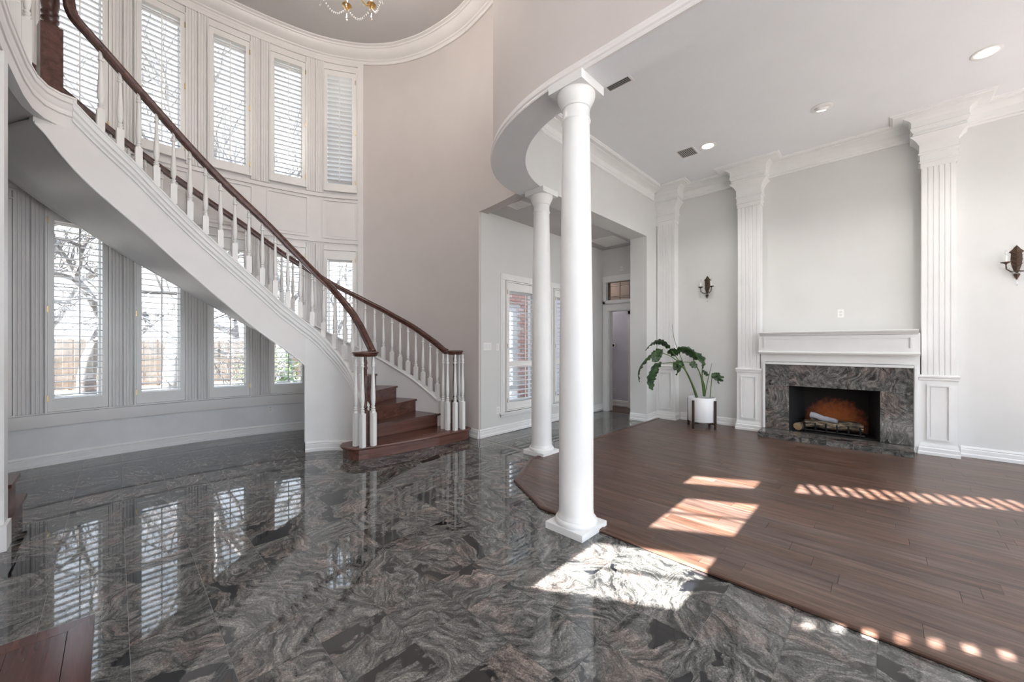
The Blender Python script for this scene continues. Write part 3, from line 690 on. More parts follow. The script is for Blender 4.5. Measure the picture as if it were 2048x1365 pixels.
# ---------------------------------------------------------------- ring beam between foyer and living room
def ringcurve(x0, yc, y1, x1, n=24):
    """from straight x=x0 (y<yc) round to straight y=y1 (x>x1)"""
    pts = []
    for i in range(n + 1):
        a = PI - (PI / 2) * i / n; pts.append((x1 + (x1 - x0) * math.cos(a), yc + (y1 - yc) * math.sin(a)))
    return pts
R_OUT = [(2.31, -4.1)] + ringcurve(2.31, 1.70, 3.365, 3.62)
R_IN = [(2.565, -4.1)] + ringcurve(2.565, 1.75, 3.05, 3.88)
outer = R_OUT + [(3.72, 3.365)]; inner = R_IN + [(6.58, 3.05)]
def ring_wall():
    n = len(R_OUT); m = MB(); A = R_OUT; B = R_IN
    for z in (Z_SOF, Z_FOY):
        m.v += [(p[0], p[1], z) for p in A] + [(p[0], p[1], z) for p in B]
    for i in range(n - 1):
        m.f += [(i, i + 1, n + i + 1, n + i), (2 * n + i, 3 * n + i, 3 * n + i + 1, 2 * n + i + 1), (i, 2 * n + i, 2 * n + i + 1, i + 1), (n + i, n + i + 1, 3 * n + i + 1, 3 * n + i)]
        m.m += [2, 0, 0, 1]
    m.f += [(0, n, 3 * n, 2 * n), (n - 1, 3 * n - 1, 4 * n - 1, 2 * n - 1)]; m.m += [0, 0]
    return m
struct('wall_ring', ring_wall(), [M['wall_foyer'], M['wall_living'], M['ceiling']], smooth=40)
struct('wall_header', MB().box(3.70, 7.17, 3.05, 3.365, Z_SOF, 4.6), M['wall_living'])
rt = R_OUT + [(3.66, 3.365)]
trimp = [(-.001, 3.299), (.022, 3.299), (.026, 3.31), (.022, 3.325), (.030, 3.335), (.030, 3.355), (.018, 3.37), (.018, 3.385), (.010, 3.395), (-.001, 3.40)]
struct('trim_%d' % tn, MB().sweep(rt, trimp), M['panel'], smooth=30); tn += 1
# columns
def column(c, label):
    t = thing('column', label, 'column', (c[0], c[1], 0), 0, 'round columns under the curved beam')
    MB().box(-.1625, .1625, -.1625, .1625, .001, .05).obj('plinth', M['trim'], t)
    MB().lathe([(.15, .05), (.156, .06), (.157, .072), (.15, .086), (.14, .09), (.139, .10), (.132, .112), (.130, .125)], 40).obj('base', M['trim'], t, 50)
    prof = [(.130, .125), (.127, .15)]
    for k in range(1, 13):
        q = k / 12; z = .15 + q * 2.87; r = .127 - .027 * max(0, (q - .25) / .75) ** 1.35; prof.append((r, z))
    prof += [(.104, 3.025), (.108, 3.032), (.104, 3.045), (.100, 3.05), (.099, 3.12)]
    MB().lathe(prof, 40).obj('shaft', M['trim'], t, 50)
    MB().lathe([(.099, 3.12), (.106, 3.125), (.106, 3.135), (.110, 3.14), (.116, 3.155), (.134, 3.19), (.140, 3.21), (.140, 3.235)], 40).obj('capital', M['trim'], t, 50)
    MB().box(-.147, .147, -.147, .147, 3.235, 3.2995).obj('abacus', M['trim'], t); return t
column((2.405, 1.665), 'near white round column, large, at the corner of the wood floor')
column((3.75, 3.12), 'farther white round column, slimmer to the eye, at the hall opening')

# ---------------------------------------------------------------- living room shell
XW = 7.17
struct('wall_fireplace', MB().box(XW, XW + .2, -4.0, 3.05, 0, Z_LIV).box(XW, XW + .2, 3.05, 3.365, 0, Z_LIV), M['wall_living'])
struct('wall_jamb', MB().box(6.58, XW, 3.05, 3.365, 0, Z_SOF), M['wall_living'])
inn = R_IN
cpoly = R_IN + [(3.9, 3.05), (7.3, 3.05), (7.3, -4.2)]
struct('ceiling_living', MB().prism(cpoly, Z_LIV, Z_LIV + .15), M['ceiling'])
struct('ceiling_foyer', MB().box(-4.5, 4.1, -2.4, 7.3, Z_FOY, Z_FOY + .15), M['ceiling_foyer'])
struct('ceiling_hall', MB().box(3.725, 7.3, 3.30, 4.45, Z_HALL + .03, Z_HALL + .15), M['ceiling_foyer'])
# crown of the living room wraps the pilasters
crown = [(.001, -.215), (.010, -.215), (.020, -.205), (.020, -.19), (.012, -.182), (.012, -.168), (.018, -.16), (.018, -.085), (.028, -.078), (.04, -.07), (.07, -.055), (.10, -.046), (.118, -.042), (.118, -.03), (.175, -.029), (.178, -.018), (.19, -.012), (.196, -.001), (.001, -.001)]
crown = [(a, b * 1.0) for a, b in crown]
def crownsweep(path):
    global tn
    o = struct('trim_%d' % tn, MB().sweep([(*p, Z_LIV) for p in path], crown), M['trim'], smooth=25); tn += 1; return o
PL = [(1.56, .165), (-.46, .155)]
PFX = 6.98
# inward normal is on the left of travel: go along +y on the fireplace wall (normal -x), then -x on the header (normal -y)
crownsweep([(XW, -3.99), (XW, -.46 - .2)]); crownsweep([(XW, -.46 + .2), (XW, 1.56 - .2)]); crownsweep([(XW, 1.56 + .2), (XW, 2.73)])
crownsweep([(6.85, 3.05)] + [(3.9, 3.05)] + R_IN[::-1])
# pilasters
def wrap(mb, x_wall, xf, y0, y1, prof, left=True, right=True, mi=0):
    """loft of rectangles growing by o at height z"""
    n = len(prof)
    for o, z in prof: mb.v += [(x_wall, y0 - (o if right else 0), z), (xf - o, y0 - (o if right else 0), z), (xf - o, y1 + (o if left else 0), z), (x_wall, y1 + (o if left else 0), z)]
    b = len(mb.v) - 4 * n
    for i in range(n - 1):
        for k in range(3): mb.f.append((b + i * 4 + k, b + i * 4 + k + 1, b + (i + 1) * 4 + k + 1, b + (i + 1) * 4 + k)); mb.m.append(mi)
        mb.f.append((b + i * 4 + 3, b + i * 4, b + (i + 1) * 4, b + (i + 1) * 4 + 3)); mb.m.append(mi)
    mb.f += [(b, b + 3, b + 2, b + 1), tuple(b + 4 * (n - 1) + k for k in range(4))]; mb.m += [mi, mi]; return mb
def pilaster(yc, hw, label, left=True, right=True):
    t = thing('pilaster', label, 'pilaster', (0, 0, 0), 0, 'fluted white pilasters on the fireplace wall'); y0, y1 = yc - hw, yc + hw; xw = XW - .0005
    wrap(MB(), xw, PFX, y0, y1, [(.022, .0165), (.022, .05), (.016, .058), (.016, .10), (.008, .108), (.008, .135), (0, .15), (0, .16)], left, right).obj('base', M['trim'], t, 30)
    mb = wrap(MB(), xw, PFX + .006, y0, y1, [(0, .16), (0, .93)], left, right)
    pz0, pz1, py0, py1 = .20, .88, y0 + .055, y1 - .055; b = .02
    for (a, c, d, e_) in ((py0, py1, pz0, pz0 + b), (py0, py1, pz1 - b, pz1), (py0, py0 + b, pz0 + b, pz1 - b), (py1 - b, py1, pz0 + b, pz1 - b)): mb.box(PFX - .012, PFX + .008, a, c, d, e_)
    mb.box(PFX - .002, PFX + .008, py0 + .035, py1 - .035, pz0 + .035, pz1 - .035)
    mb.obj('pedestal', M['trim'], t)
    wrap(MB(), xw, PFX, y0, y1, [(.0, .93), (.012, .936), (.014, .95), (.006, .958), (.02, .968), (.022, .985), (.016, .993), (.0, 1.0)], left, right).obj('cap_moulding', M['trim'], t, 30)
    # fluted shaft: profile extruded
    s0, s1 = y0 + .012, y1 - .012; xf = PFX + .008; pr = [(xw, s0), (xf, s0)]; nf = 5; fw = .015; gap = (s1 - s0 - .10) / (nf - 1)
    for k in range(nf):
        yc_ = s0 + .05 + gap * k; pr += [(xf, yc_ - fw / 2), (xf + .007, yc_ - fw / 4), (xf + .007, yc_ + fw / 4), (xf, yc_ + fw / 2)]
    pr += [(xf, s1), (xw, s1)]
    MB().prism(pr, 1.0, 3.56).obj('shaft', M['trim'], t)
    cap = [(-.003, 3.56), (-.003, 3.622), (.010, 3.628), (.010, 3.64), (.002, 3.645), (.002, 3.715), (.008, 3.722), (.018, 3.73), (.018, 3.745), (.008, 3.752), (.008, 3.845), (.018, 3.86), (.03, 3.885), (.045, 3.905), (.065, 3.925), (.085, 3.94), (.088, 3.95), (.068, 3.965), (.066, 3.98), (.060, 3.995), (.072, 4.0), (.072, 4.012), (.085, 4.03), (.088, 4.05), (.080, 4.06), (.080, 4.125), (.088, 4.135), (.10, 4.148), (.125, 4.16), (.145, 4.168), (.15, 4.175), (.245, 4.176), (.25, 4.186), (.268, 4.19), (.275, 4.2045)]
    wrap(MB(), xw, PFX, y0, y1, cap, left, right).obj('capital', M['trim'], t, 20); return t
pilaster(1.56, .165, 'fluted white pilaster left of the fireplace')
pilaster(-.46, .155, 'fluted white pilaster right of the fireplace')
pilaster(2.88, .169, 'fluted white pilaster in the room corner behind the potted plant', False, True)
# baseboards
def base_run(name, path): struct(name, MB().sweep([(p[0], p[1], .0155) if p[0] > 6.6 else (p[0], p[1], .001) for p in path], basep()), M['trim'], smooth=30)
base_run('baseboard_right', [(XW, -3.9), (XW, -.65)]); base_run('baseboard_niche', [(XW, 1.76), (XW, 2.68)]); base_run('baseboard_jamb', [(6.93, 3.05), (6.58, 3.05), (6.58, 3.365)])
base_run('baseboard_hall', [(7.09, 4.25), (s_hall and Wpt(s_hall)[0], 4.25)])

# ---------------------------------------------------------------- fireplace
fp = thing('fireplace', 'white mantelpiece fireplace with grey granite tile surround between two pilasters', 'fireplace')
y0, y1 = -.305, 1.395
MB().box(6.985, XW - .001, y0, y1, 1.115, 1.52).box(6.985, XW - .001, y0, -.252, .0165, 1.115).box(6.985, XW - .001, 1.335, y1, .0165, 1.115).obj('chimney_panel', M['trim'], fp)
mb = MB(); prof = [(0, 1.502), (.02, 1.506), (.03, 1.52), (.055, 1.53), (.06, 1.538), (.075, 1.54), (.08, 1.55), (.08, 1.562), (0, 1.562)]
wrap(mb, XW - .001, 6.83, y0 + .02, y1 - .02, [(a, z) for a, z in prof], False, False); mb.obj('mantel_shelf', M['trim'], fp, 25)
fz = MB().box(6.845, 6.99, y0 + .002, y1 - .002, 1.262, 1.50)
for (a, c, d, e_) in ((y0 + .07, y1 - .07, 1.305, 1.325), (y0 + .07, y1 - .07, 1.455, 1.475), (y0 + .07, y0 + .09, 1.325, 1.455), (y1 - .09, y1 - .07, 1.325, 1.455)): fz.box(6.828, 6.85, a, c, d, e_)
fz.box(6.838, 6.85, y0 + .11, y1 - .11, 1.342, 1.438); fz.obj('frieze', M['trim'], fp)
MB().sweep([(6.845, y0 + .002), (6.845, y1 - .002)], [(0.0, 1.235), (.012, 1.238), (.018, 1.25), (.028, 1.254), (.028, 1.268), (.012, 1.274), (0.0, 1.28)]).box(6.846, 6.99, y0 + .002, y1 - .002, 1.235, 1.2615).obj('frieze_moulding', M['trim'], fp, 30)
cas = MB()
for (a, c, d, e_) in ((-.285, -.249, .1, 1.11), (1.33, 1.366, .1, 1.11), (-.249, 1.33, 1.077, 1.11)): cas.box(6.952, 6.99, a, c, d, e_); cas.box(6.94, 6.96, a + .008, c - .008, d, e_ - .01)
cas.obj('casing', M['trim'], fp)
YB = [1.328, 1.03, .705, .38, .055, -.247]
def gtile(b, n='tile'):
    c = [(b[0] + b[1]) / 2, (b[2] + b[3]) / 2, (b[4] + b[5]) / 2]; q = .0008
    o = MB().box(b[0] - c[0], b[1] - c[0], b[2] - c[1] + q, b[3] - c[1] - q, b[4] - c[2] + q, b[5] - c[2] - q).obj(n, M['granite_honed'], fp); o.location = c; return o
MB().box(6.965, 6.986, -.247, 1.328, .762, 1.075).box(6.965, 6.986, -.247, .053, .1, .762).box(6.965, 6.986, 1.032, 1.328, .1, .762).obj('tile_bed', M['mortar'], fp)
for i in range(5): gtile((6.95, 6.966, YB[i + 1], YB[i], .762, 1.075))
for a, b in ((-.247, .055), (1.03, 1.328)):
    for d, e_ in ((.10, .43), (.43, .762)): gtile((6.95, 6.966, a, b, d, e_))
MB().box(6.63, 6.985, -.235, 1.355, .0158, .085).obj('hearth_bed', M['mortar'], fp)
HB = [1.362, 1.10, .84, .57, .30, .03, -.246]
for i in range(6):
    gtile((6.612, 6.629, HB[i + 1], HB[i], .0165, .084)); gtile((6.612, 6.95, HB[i + 1], HB[i], .086, .098))
fb = MB()
for q in ([(6.955, 1.03, 0), (7.45, .90, 0), (7.45, .90, 1), (6.955, 1.03, 1)], [(6.955, .055, 0), (7.45, .18, 0), (7.45, .18, 1), (6.955, .055, 1)]):
    fb.add([(x, y, .098 if z == 0 else .762) for x, y, z in q], [(0, 1, 2, 3)])
fb.add([(6.955, 1.03, .762), (7.45, .90, .762), (7.45, .18, .762), (6.955, .055, .762)], [(0, 1, 2, 3)])
fb.add([(6.955, 1.03, .099), (7.45, .90, .099), (7.45, .18, .099), (6.955, .055, .099)], [(0, 1, 2, 3)])
fb.obj('firebox', M['soot'], fp)
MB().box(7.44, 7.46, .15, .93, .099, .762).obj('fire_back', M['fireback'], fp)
MB().lathe([(.0, 0), (.022, 0), (.022, .004), (.012, .006), (.012, .0)], 16).obj('gas_valve', M['brass'], fp).location = (0, 0, 0)
gv = fp.children[-1]; gv.location = (6.949, -.185, .44); gv.rotation_euler = (0, -PI / 2, 0)
# wall hole for the firebox: rebuild of the fireplace wall with an opening
bpy.data.objects.remove(bpy.data.objects['wall_fireplace'])
wf = MB().box(XW, XW + .2, -4.0, .04, 0, Z_LIV).box(XW, XW + .2, 1.05, 3.365, 0, Z_LIV).box(XW, XW + .2, .04, 1.05, .79, Z_LIV)
struct('wall_fireplace', wf, M['wall_living'])
struct('wall_chimney_back', MB().box(7.47, 7.6, -.1, 1.2, 0, 1.0), M['soot'])
def logobj(p0, p1, r0, r1, label, mats, name='log'):
    p0, p1 = Vector(p0), Vector(p1); mb = MB(); n = 9; pts = []; rad = []
    for i in range(n):
        q = i / (n - 1); pts.append(p0.lerp(p1, q) + Vector((0, 0, .006 * math.sin(q * 9)))); rad.append((r0 + (r1 - r0) * q) * (1 + .06 * math.sin(i * 2.7)))
    mb.tube(pts, rad, 12); mb.m = [0] * (len(mb.f) - 2) + [1, 1]; return tag(mb.obj(name, mats, None, 50), label, 'log', 'ceramic logs in the firebox')
logobj((7.12, .22, .22), (7.10, .86, .21), .05, .052, 'long split front log on the grate in the fireplace', [M['log'], M['logend']])
logobj((7.03, .94, .16), (7.22, .88, .17), .056, .05, 'short round log with a tan cut end, at the left of the firebox', [M['log'], M['logend']])
logobj((7.25, .25, .235), (7.24, .80, .23), .045, .05, 'dark rear log behind the front log on the grate', [M['log'], M['logend']])
logobj((7.14, .50, .272), (7.22, .80, .325), .035, .045, 'pale ash-grey log lying across the top of the log pile', [M['ash'], M['ash']])
gr = thing('fire_grate', 'black iron fire grate holding the logs in the fireplace', 'grate')
for k in range(6):
    y = .25 + k * .12; MB().tube([(7.0, y, .25), (7.03, y, .14), (7.30, y, .14), (7.32, y, .22)], .009, 6).obj('bar', M['iron'], gr)
MB().tube([(7.05, .2, .13), (7.05, .9, .13)], .009, 6).obj('cross_bar', M['iron'], gr); MB().tube([(7.28, .2, .13), (7.28, .9, .13)], .009, 6).obj('cross_bar', M['iron'], gr)
for x, y in ((7.05, .25), (7.05, .85), (7.28, .25), (7.28, .85)): MB().tube([(x, y, .0995), (x, y, .13)], .008, 6).obj('foot', M['iron'], gr)

# ---------------------------------------------------------------- hall
YH = 4.25
def wall_holes(name, x0, x1, ya, yb, z0, z1, holes, mat, axis='x'):
    """wall along x (or y) with rectangular holes (a,b,za,zb)"""
    xs = sorted({x0, x1, *[h[0] for h in holes], *[h[1] for h in holes]}); zs = sorted({z0, z1, *[h[2] for h in holes], *[h[3] for h in holes]}); mb = MB()
    for i in range(len(xs) - 1):
        for j in range(len(zs) - 1):
            cx, cz = (xs[i] + xs[i + 1]) / 2, (zs[j] + zs[j + 1]) / 2
            if any(h[0] < cx < h[1] and h[2] < cz < h[3] for h in holes): continue
            if axis == 'x': mb.box(xs[i], xs[i + 1], ya, yb, zs[j], zs[j + 1])
            else: mb.box(ya, yb, xs[i], xs[i + 1], zs[j], zs[j + 1])
    return struct(name, mb, mat)
HW = [(4.60, .66), (5.80, .66)]
wall_holes('wall_hall', Wpt(s_hall)[0] + .03, 7.3, YH - .006, YH + .16, 0, Z_HALL + .05, [(c - .33, c + .33, .45, 2.24) for c, w_ in HW], M['wall_living'])
for i, (c, w_) in enumerate(HW):
    window((c, YH, 0), PI, .66, .452, 2.238)
    shutter('white hall window shutter with a middle rail, ' + ('brick wall outside' if i == 0 else 'mostly hidden by the near column'), (c, YH, 0), PI, .76, .36, 2.34, .47, 2.215, math.radians(-3), 24, 'shutters of the hall windows', 1, (1.03, 1.11))
    cs = MB(); h = .40
    for (a, b, d, e_) in ((-h - .08, -h, .27, 2.375), (h, h + .08, .27, 2.375), (-h - .08, h + .08, 2.375, 2.47)):
        cs.box(a, b, .001, .022, d, e_); cs.box(a + .012, b - .03 if b - a < .2 else b - .012, .02, .032, d, e_ - .012)
    cs.box(-h - .11, h + .11, .001, .055, .30, .33); cs.box(-h - .08, h + .08, .001, .025, .26, .30)
    o = struct('trim_%d' % tn, cs, M['trim']); o.location = (c, YH, 0); o.rotation_euler = (0, 0, PI); tn += 1
wall_holes('wall_hall_end', 3.365, YH, 7.10, 7.24, 0, Z_HALL + .05, [(3.40, 4.113, 0, 2.072), (3.40, 4.159, 2.283, 2.656)], M['wall_living'], 'y')
cs = MB(); X = 7.10
for (a, b, d, e_) in ((4.113, 4.235, .0, 2.072), (3.37, 4.235, 2.072, 2.187), (4.159, 4.235, 2.215, 2.656), (3.37, 4.235, 2.656, 2.78), (3.37, 4.235, 2.215, 2.283)):
    cs.box(X - .022, X - .001, a, b, d, e_); cs.box(X - .034, X - .02, a + .015 if b > 4.2 and a > 4.0 else a, b - .02, d, e_ - .02)
cs.box(7.101, 7.24, 4.098, 4.1125, 0, 2.07); cs.box(7.101, 7.24, 3.40, 4.098, 2.057, 2.0715)
struct('trim_%d' % tn, cs, M['trim']); tn += 1
tw = sempty('window_%d' % wn); wn += 1
MB().box(7.16, 7.166, 3.40, 4.158, 2.285, 2.654).obj('pane', M['amberglass'], tw)
lead = [(4.135, 4.139, 2.285, 2.654), (4.10, 4.104, 2.285, 2.654), (3.88, 3.884, 2.285, 2.654), (3.67, 3.674, 2.285, 2.654), (3.46, 3.464, 2.285, 2.654)]
for a, b, d, e_ in lead: MB().box(7.15, 7.159, a - .002, b + .002, d, e_).obj('lead_came', M['grey_metal'], tw)
for z in (2.33, 2.362, 2.575, 2.61): MB().box(7.149, 7.1595, 3.40, 4.158, z - .003, z + .003).obj('lead_came', M['grey_metal'], tw)
# room beyond the doorway
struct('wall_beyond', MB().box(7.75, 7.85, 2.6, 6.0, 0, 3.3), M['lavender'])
struct('ceiling_beyond', MB().box(7.24, 7.9, 2.6, 6.0, 3.25, 3.35), M['ceiling'])
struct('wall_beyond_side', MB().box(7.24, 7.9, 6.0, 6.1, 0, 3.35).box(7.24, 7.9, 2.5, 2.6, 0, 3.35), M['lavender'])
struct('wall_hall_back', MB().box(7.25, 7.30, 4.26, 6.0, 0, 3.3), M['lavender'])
struct('floor_beyond', MB().box(7.08, 7.9, 2.6, 6.0, -.012, .004), M['plank'])
base_run('baseboard_beyond', [(7.75, 3.95), (7.75, 5.9)])
cs = MB()
for (a, b, d, e_) in ((3.91, 4.0, 0, 2.13), (3.05, 4.0, 2.03, 2.13), (3.05, 4.0, 2.20, 2.24)): cs.box(7.72, 7.749, a, b, d, e_); cs.box(7.705, 7.725, a + .02, b - .02, d, e_ - .015)
struct('trim_%d' % tn, cs, M['trim']); tn += 1
dr = sempty('door_1'); MB().box(7.725, 7.749, 3.06, 3.905, .01, 2.03).obj('door_leaf', M['doorbrown'], dr)
for z in (.3, 1.0, 1.75): MB().box(7.718, 7.7245, 3.88, 3.902, z - .05, z + .05).obj('hinge', M['brass'], dr)
ll = bpy.data.lights.new('beyond_room_fill', 'POINT'); ll.energy = 15; ll.shadow_soft_size = .15; ll.color = (1, .93, .86); lo = bpy.data.objects.new('beyond_room_fill', ll); C.objects.link(lo); lo.location = (7.5, 4.9, 3.0)  # unseen point lamp without a fixture, lights the room beyond

# ---------------------------------------------------------------- left side: wall end, casing, side steps, platform
struct('wall_left', MB().box(-.68, -.535, 2.62, 4.33, 0, 3.335), M['wall_foyer'])
cs = MB().box(-.70, -.515, 4.331, 4.35, 0, 3.335).box(-.5345, -.515, 4.22, 4.331, 0.14, 3.335).box(-.5345, -.50, 4.18, 4.352, 0.001, .17)
struct('trim_%d' % tn, cs, M['trim']); tn += 1
sst = thing('side_steps', 'dark wooden side steps just past the left door casing', 'steps')
for k, (yy, xx) in enumerate(((4.36, -.495), (4.62, -.53))):
    z = .17 * (k + 1)
    MB().box(-1.4, xx - .025, yy + .03, 5.0, .001 if k == 0 else .17, z - .03).obj('riser', M['tread'], sst)
    MB().prism([(-1.4, yy), (xx - .0, yy), (xx, 5.0), (-1.4, 5.0)], z - .03, z).obj('tread', M['tread'], sst)
pf = thing('wooden_step_platform', 'reddish wooden step platform with mitred border at the lower left corner', 'step')
PX, PY, PZ = -.062, 2.532, .17
MB().box(-1.6, PX - .012, -.6, PY - .012, .001, PZ - .028).obj('riser', M['tread'], pf)
bw = .075
MB().prism([(PX, PY), (PX - bw, PY - bw), (PX - bw, -.6), (PX, -.6)], PZ - .028, PZ).obj('border_board', M['platform'], pf)
MB().prism([(PX, PY), (-1.6, PY), (-1.6, PY - bw), (PX - bw, PY - bw)], PZ - .028, PZ).obj('border_board', M['platform'], pf)
x = PX - bw - .0012
for k in range(8):
    x2 = x - .155; MB().box(x2, x - .0012, -.6, PY - bw - .0012, PZ - .028, PZ - .0005).obj('plank', M['platform'], pf); x = x2

# ---------------------------------------------------------------- outer shell out of frame: oblique wall cut for sun patches, glazed back walls
def oblique(k, d=0): return (-2.8 + .5 * k + d * -.866, 1.26 - .866 * k + d * -.5)
holes = [(-.22, .56, 2.625, 3.023), (-.02, .56, 3.229, 3.67), (-.20, .42, 3.923, 4.098), (.75, 2.42, 3.915, 4.105)] + [(1.10 + .125 * i, 1.165 + .125 * i, 2.63, 2.69) for i in range(8)]  # openings shaped to land the sun patches on the floors
ks = sorted({-1.62, 3.4, *[h[0] for h in holes], *[h[1] for h in holes]}); zs = sorted({0, Z_FOY, *[h[2] for h in holes], *[h[3] for h in holes]}); mb = MB()
for i in range(len(ks) - 1):
    for j in range(len(zs) - 1):
        ck, cz = (ks[i] + ks[i + 1]) / 2, (zs[j] + zs[j + 1]) / 2
        if any(h[0] < ck < h[1] and h[2] < cz < h[3] for h in holes): continue
        mb.prism([oblique(ks[i]), oblique(ks[i + 1]), oblique(ks[i + 1], .03), oblique(ks[i], .03)], zs[j], zs[j + 1])
struct('wall_entry', mb, M['wall_foyer'])
mb = MB()
for i in range(17):
    k = .75 + .1 * i; a, b = oblique(k + .0, .015), oblique(k + .055, .015); a2, b2 = oblique(k + .13, .015), oblique(k + .185, .015)
    mb.add([(*a, 4.105), (*b, 4.105), (*b2, 3.915), (*a2, 3.915)], [(0, 1, 2, 3)])
struct('window_%d' % wn, mb, M['white']); wn += 1  # unseen slanted slats added to break the sun into floor stripes
mb = MB()
for z in (2.82, 3.44): mb.prism([oblique(-.02, .01), oblique(.56, .01), oblique(.56, .02), oblique(-.02, .02)], z - .008, z + .008)
struct('window_%d' % wn, mb, M['white']); wn += 1
struct('wall_entry_side', MB().box(-3.7, -.68, 2.56, 2.62, 0, Z_FOY).box(-2.52, -2.46, 2.62, 3.6, 0, Z_FOY), M['wall_foyer'])
def glazed(name, x0, x1, y, z0, z1, nx, nz, zbase, ztop):
    global wn
    o = sempty('window_%d' % wn); wn += 1; f = MB()
    for i in range(nx + 1): xx = x0 + (x1 - x0) * i / nx; f.box(xx - .03, xx + .03, y - .04, y + .04, zbase, ztop)
    for j in range(nz + 1): zz = zbase + (ztop - zbase) * j / nz; f.box(x0, x1, y - .035, y + .035, zz - .025, zz + .025)
    f.obj('frame', M['white'], o); MB().box(x0, x1, y - .004, y + .004, zbase, ztop).obj('pane', M['glass'], o)
    mb = MB()
    if zbase > z0: mb.box(x0 - .05, x1 + .05, y - .06, y + .06, z0, zbase)
    mb.box(x0 - .05, x1 + .05, y - .06, y + .06, ztop, z1); struct('wall_' + name, mb, M['wall_living'])
glazed('living_back', 2.6, 7.1, -4.05, 0, Z_LIV, 4, 2, .25, 3.9)
glazed('foyer_back', -1.15, 2.25, -2.25, 0, Z_FOY, 4, 3, .2, 6.0)
struct('wall_back_left', MB().box(-1.25, -1.10, -2.3, -1.6, 0, Z_FOY), M['wall_foyer'])

# ---------------------------------------------------------------- lamps, vents, plates
def can(c, label, eyeball):
    t = thing('recessed_light', label, 'ceiling light', (c[0], c[1], Z_LIV), 0, 'recessed lights in the living room ceiling')
    MB().lathe([(.078, -.0005), (.105, -.0005), (.107, -.004), (.10, -.008), (.078, -.005)], 32).obj('trim_ring', M['white'], t, 50)
    if eyeball:
        o = MB().lathe([(.001, -.035), (.05, -.033), (.062, -.02), (.075, -.001)], 24, cap=False).obj('eyeball', M['white'], t, 60); o.rotation_euler = (.15, -.35, 0)
        o = MB().lathe([(.0005, -.0365), (.045, -.0355)], 24).obj('bulb', M['bulb'], t); o.rotation_euler = (.15, -.35, 0)
    else:
        MB().lathe([(.078, -.003), (.070, -.001)], 32, cap=False).obj('baffle', M['bronze'], t)
        MB().lathe([(.0005, -.0105), (.070, -.009)], 32).obj('bulb', M['bulb'], t)
    d = bpy.data.lights.new('can_lamp', 'SPOT'); d.energy = 34; d.spot_size = 2.2; d.spot_blend = .8; d.shadow_soft_size = .06; d.color = (1, .975, .92)
    l = bpy.data.objects.new('can_lamp', d); C.objects.link(l); l.parent = t; l.location = (0, 0, -.05)
can((5.88, -.70), 'recessed ceiling light with a dark ring, nearest, far right of the ceiling', False)
can((5.88, .55), 'recessed ceiling light with a tilted white eyeball, between the other two', True)
can((5.88, 1.82), 'recessed ceiling light with a dark ring, beside the square ceiling vent', False)
def vent(c, z, wx, wy, label, n, rz=0, name='ceiling_vent', mat='grey_metal'):
    t = thing(name, label, 'vent', (c[0], c[1], z), rz, None); a, b = wx / 2, wy / 2; q = .022
    MB().box(-a, a, -b, -b + q, -.008, -.0005).box(-a, a, b - q, b, -.008, -.0005).box(-a, -a + q, -b + q, b - q, -.008, -.0005).box(a - q, a, -b + q, b - q, -.008, -.0005).obj('frame', M['white'], t)
    MB().box(-a + q, a - q, -b + q, b - q, -.002, -.0005).obj('backing', M[mat], t)
    for k in range(n):
        y = -b + q + (k + .5) * (wy - 2 * q) / n; o = MB().box(-a + q, a - q, -.004, .004, -.001, .001).obj('slat', M['white'], t); o.location = (0, y, -.006); o.rotation_euler = (.6, 0, 0)
    return t
vent((3.80, 2.08), Z_LIV, .30, .14, 'small oblong ceiling vent beside the near column capital', 4, -PI / 2)
vent((5.87, 2.10), Z_LIV, .30, .26, 'square grey ceiling vent next to the far recessed light', 9)
vent((6.55, 3.78), Z_HALL + .03, .62, .50, 'large white return air grille in the hall ceiling', 6, 0, 'ceiling_vent', 'white')
vent((3.95, 3.70), Z_HALL + .03, .22, .28, 'white hall ceiling vent behind the farther column', 6, 0, 'ceiling_vent', 'white')
def plate(loc, rz, kind, label, gang=1, w_=.072):
    t = thing('light_switch' if kind == 's' else 'wall_outlet', label, 'switch' if kind == 's' else 'outlet', loc, rz); h = .058; a = w_ / 2 + (gang - 1) * .023
    MB().box(-a, a, .0005, .005, -h, h).box(-a + .004, a - .004, .004, .007, -h + .004, h - .004).obj('cover_plate', M['white'], t)
    if kind == 's':
        for k in range(gang):
            x = (k - (gang - 1) / 2) * .046; MB().box(x - .016, x + .016, .006, .0095, -.033, .033).obj('rocker', M['ceramic'], t)
    else:
        for z in (-.02, .02):
            MB().lathe([(.0005, .0), (.0165, .0), (.0165, .003), (.0005, .003)], 16).obj('socket', M['ceramic'], t); c = t.children[-1]; c.location = (0, .0065, z); c.rotation_euler = (-PI / 2, 0, 0)
            MB().box(-.008, -.0055, .0095, .0102, z - .005, z + .007).box(.0055, .008, .0095, .0102, z - .005, z + .007).box(-.002, .002, .0095, .0102, z - .012, z - .008).obj('slot', M['dark_hole'], t)
    return t
plate((XW, .461, 1.815), PI / 2, 'o', 'white wall outlet above the mantel shelf')
so_ = 5.07; p = Wpt(so_); plate((p[0], p[1], .376), Wang(so_), 'o', 'white wall outlet low under the sill, left of the stair wall')
plate((3.85, YH, 1.345), PI, 's', 'white triple light switch beside the hall window', 3)
plate((4.06, YH, 1.335), PI, 's', 'single white light switch touching the hall window casing', 1, .06)
plate((4.07, YH, .37), PI, 'o', 'white wall outlet low at the left of the hall window')
plate((6.62, YH, 1.345), PI, 's', 'white light switch at the far end of the hall near the doorway', 1)
plate((7.75, 4.34, .35), PI / 2, 'o', 'white outlet low on the bluish-lit wall beyond the doorway')
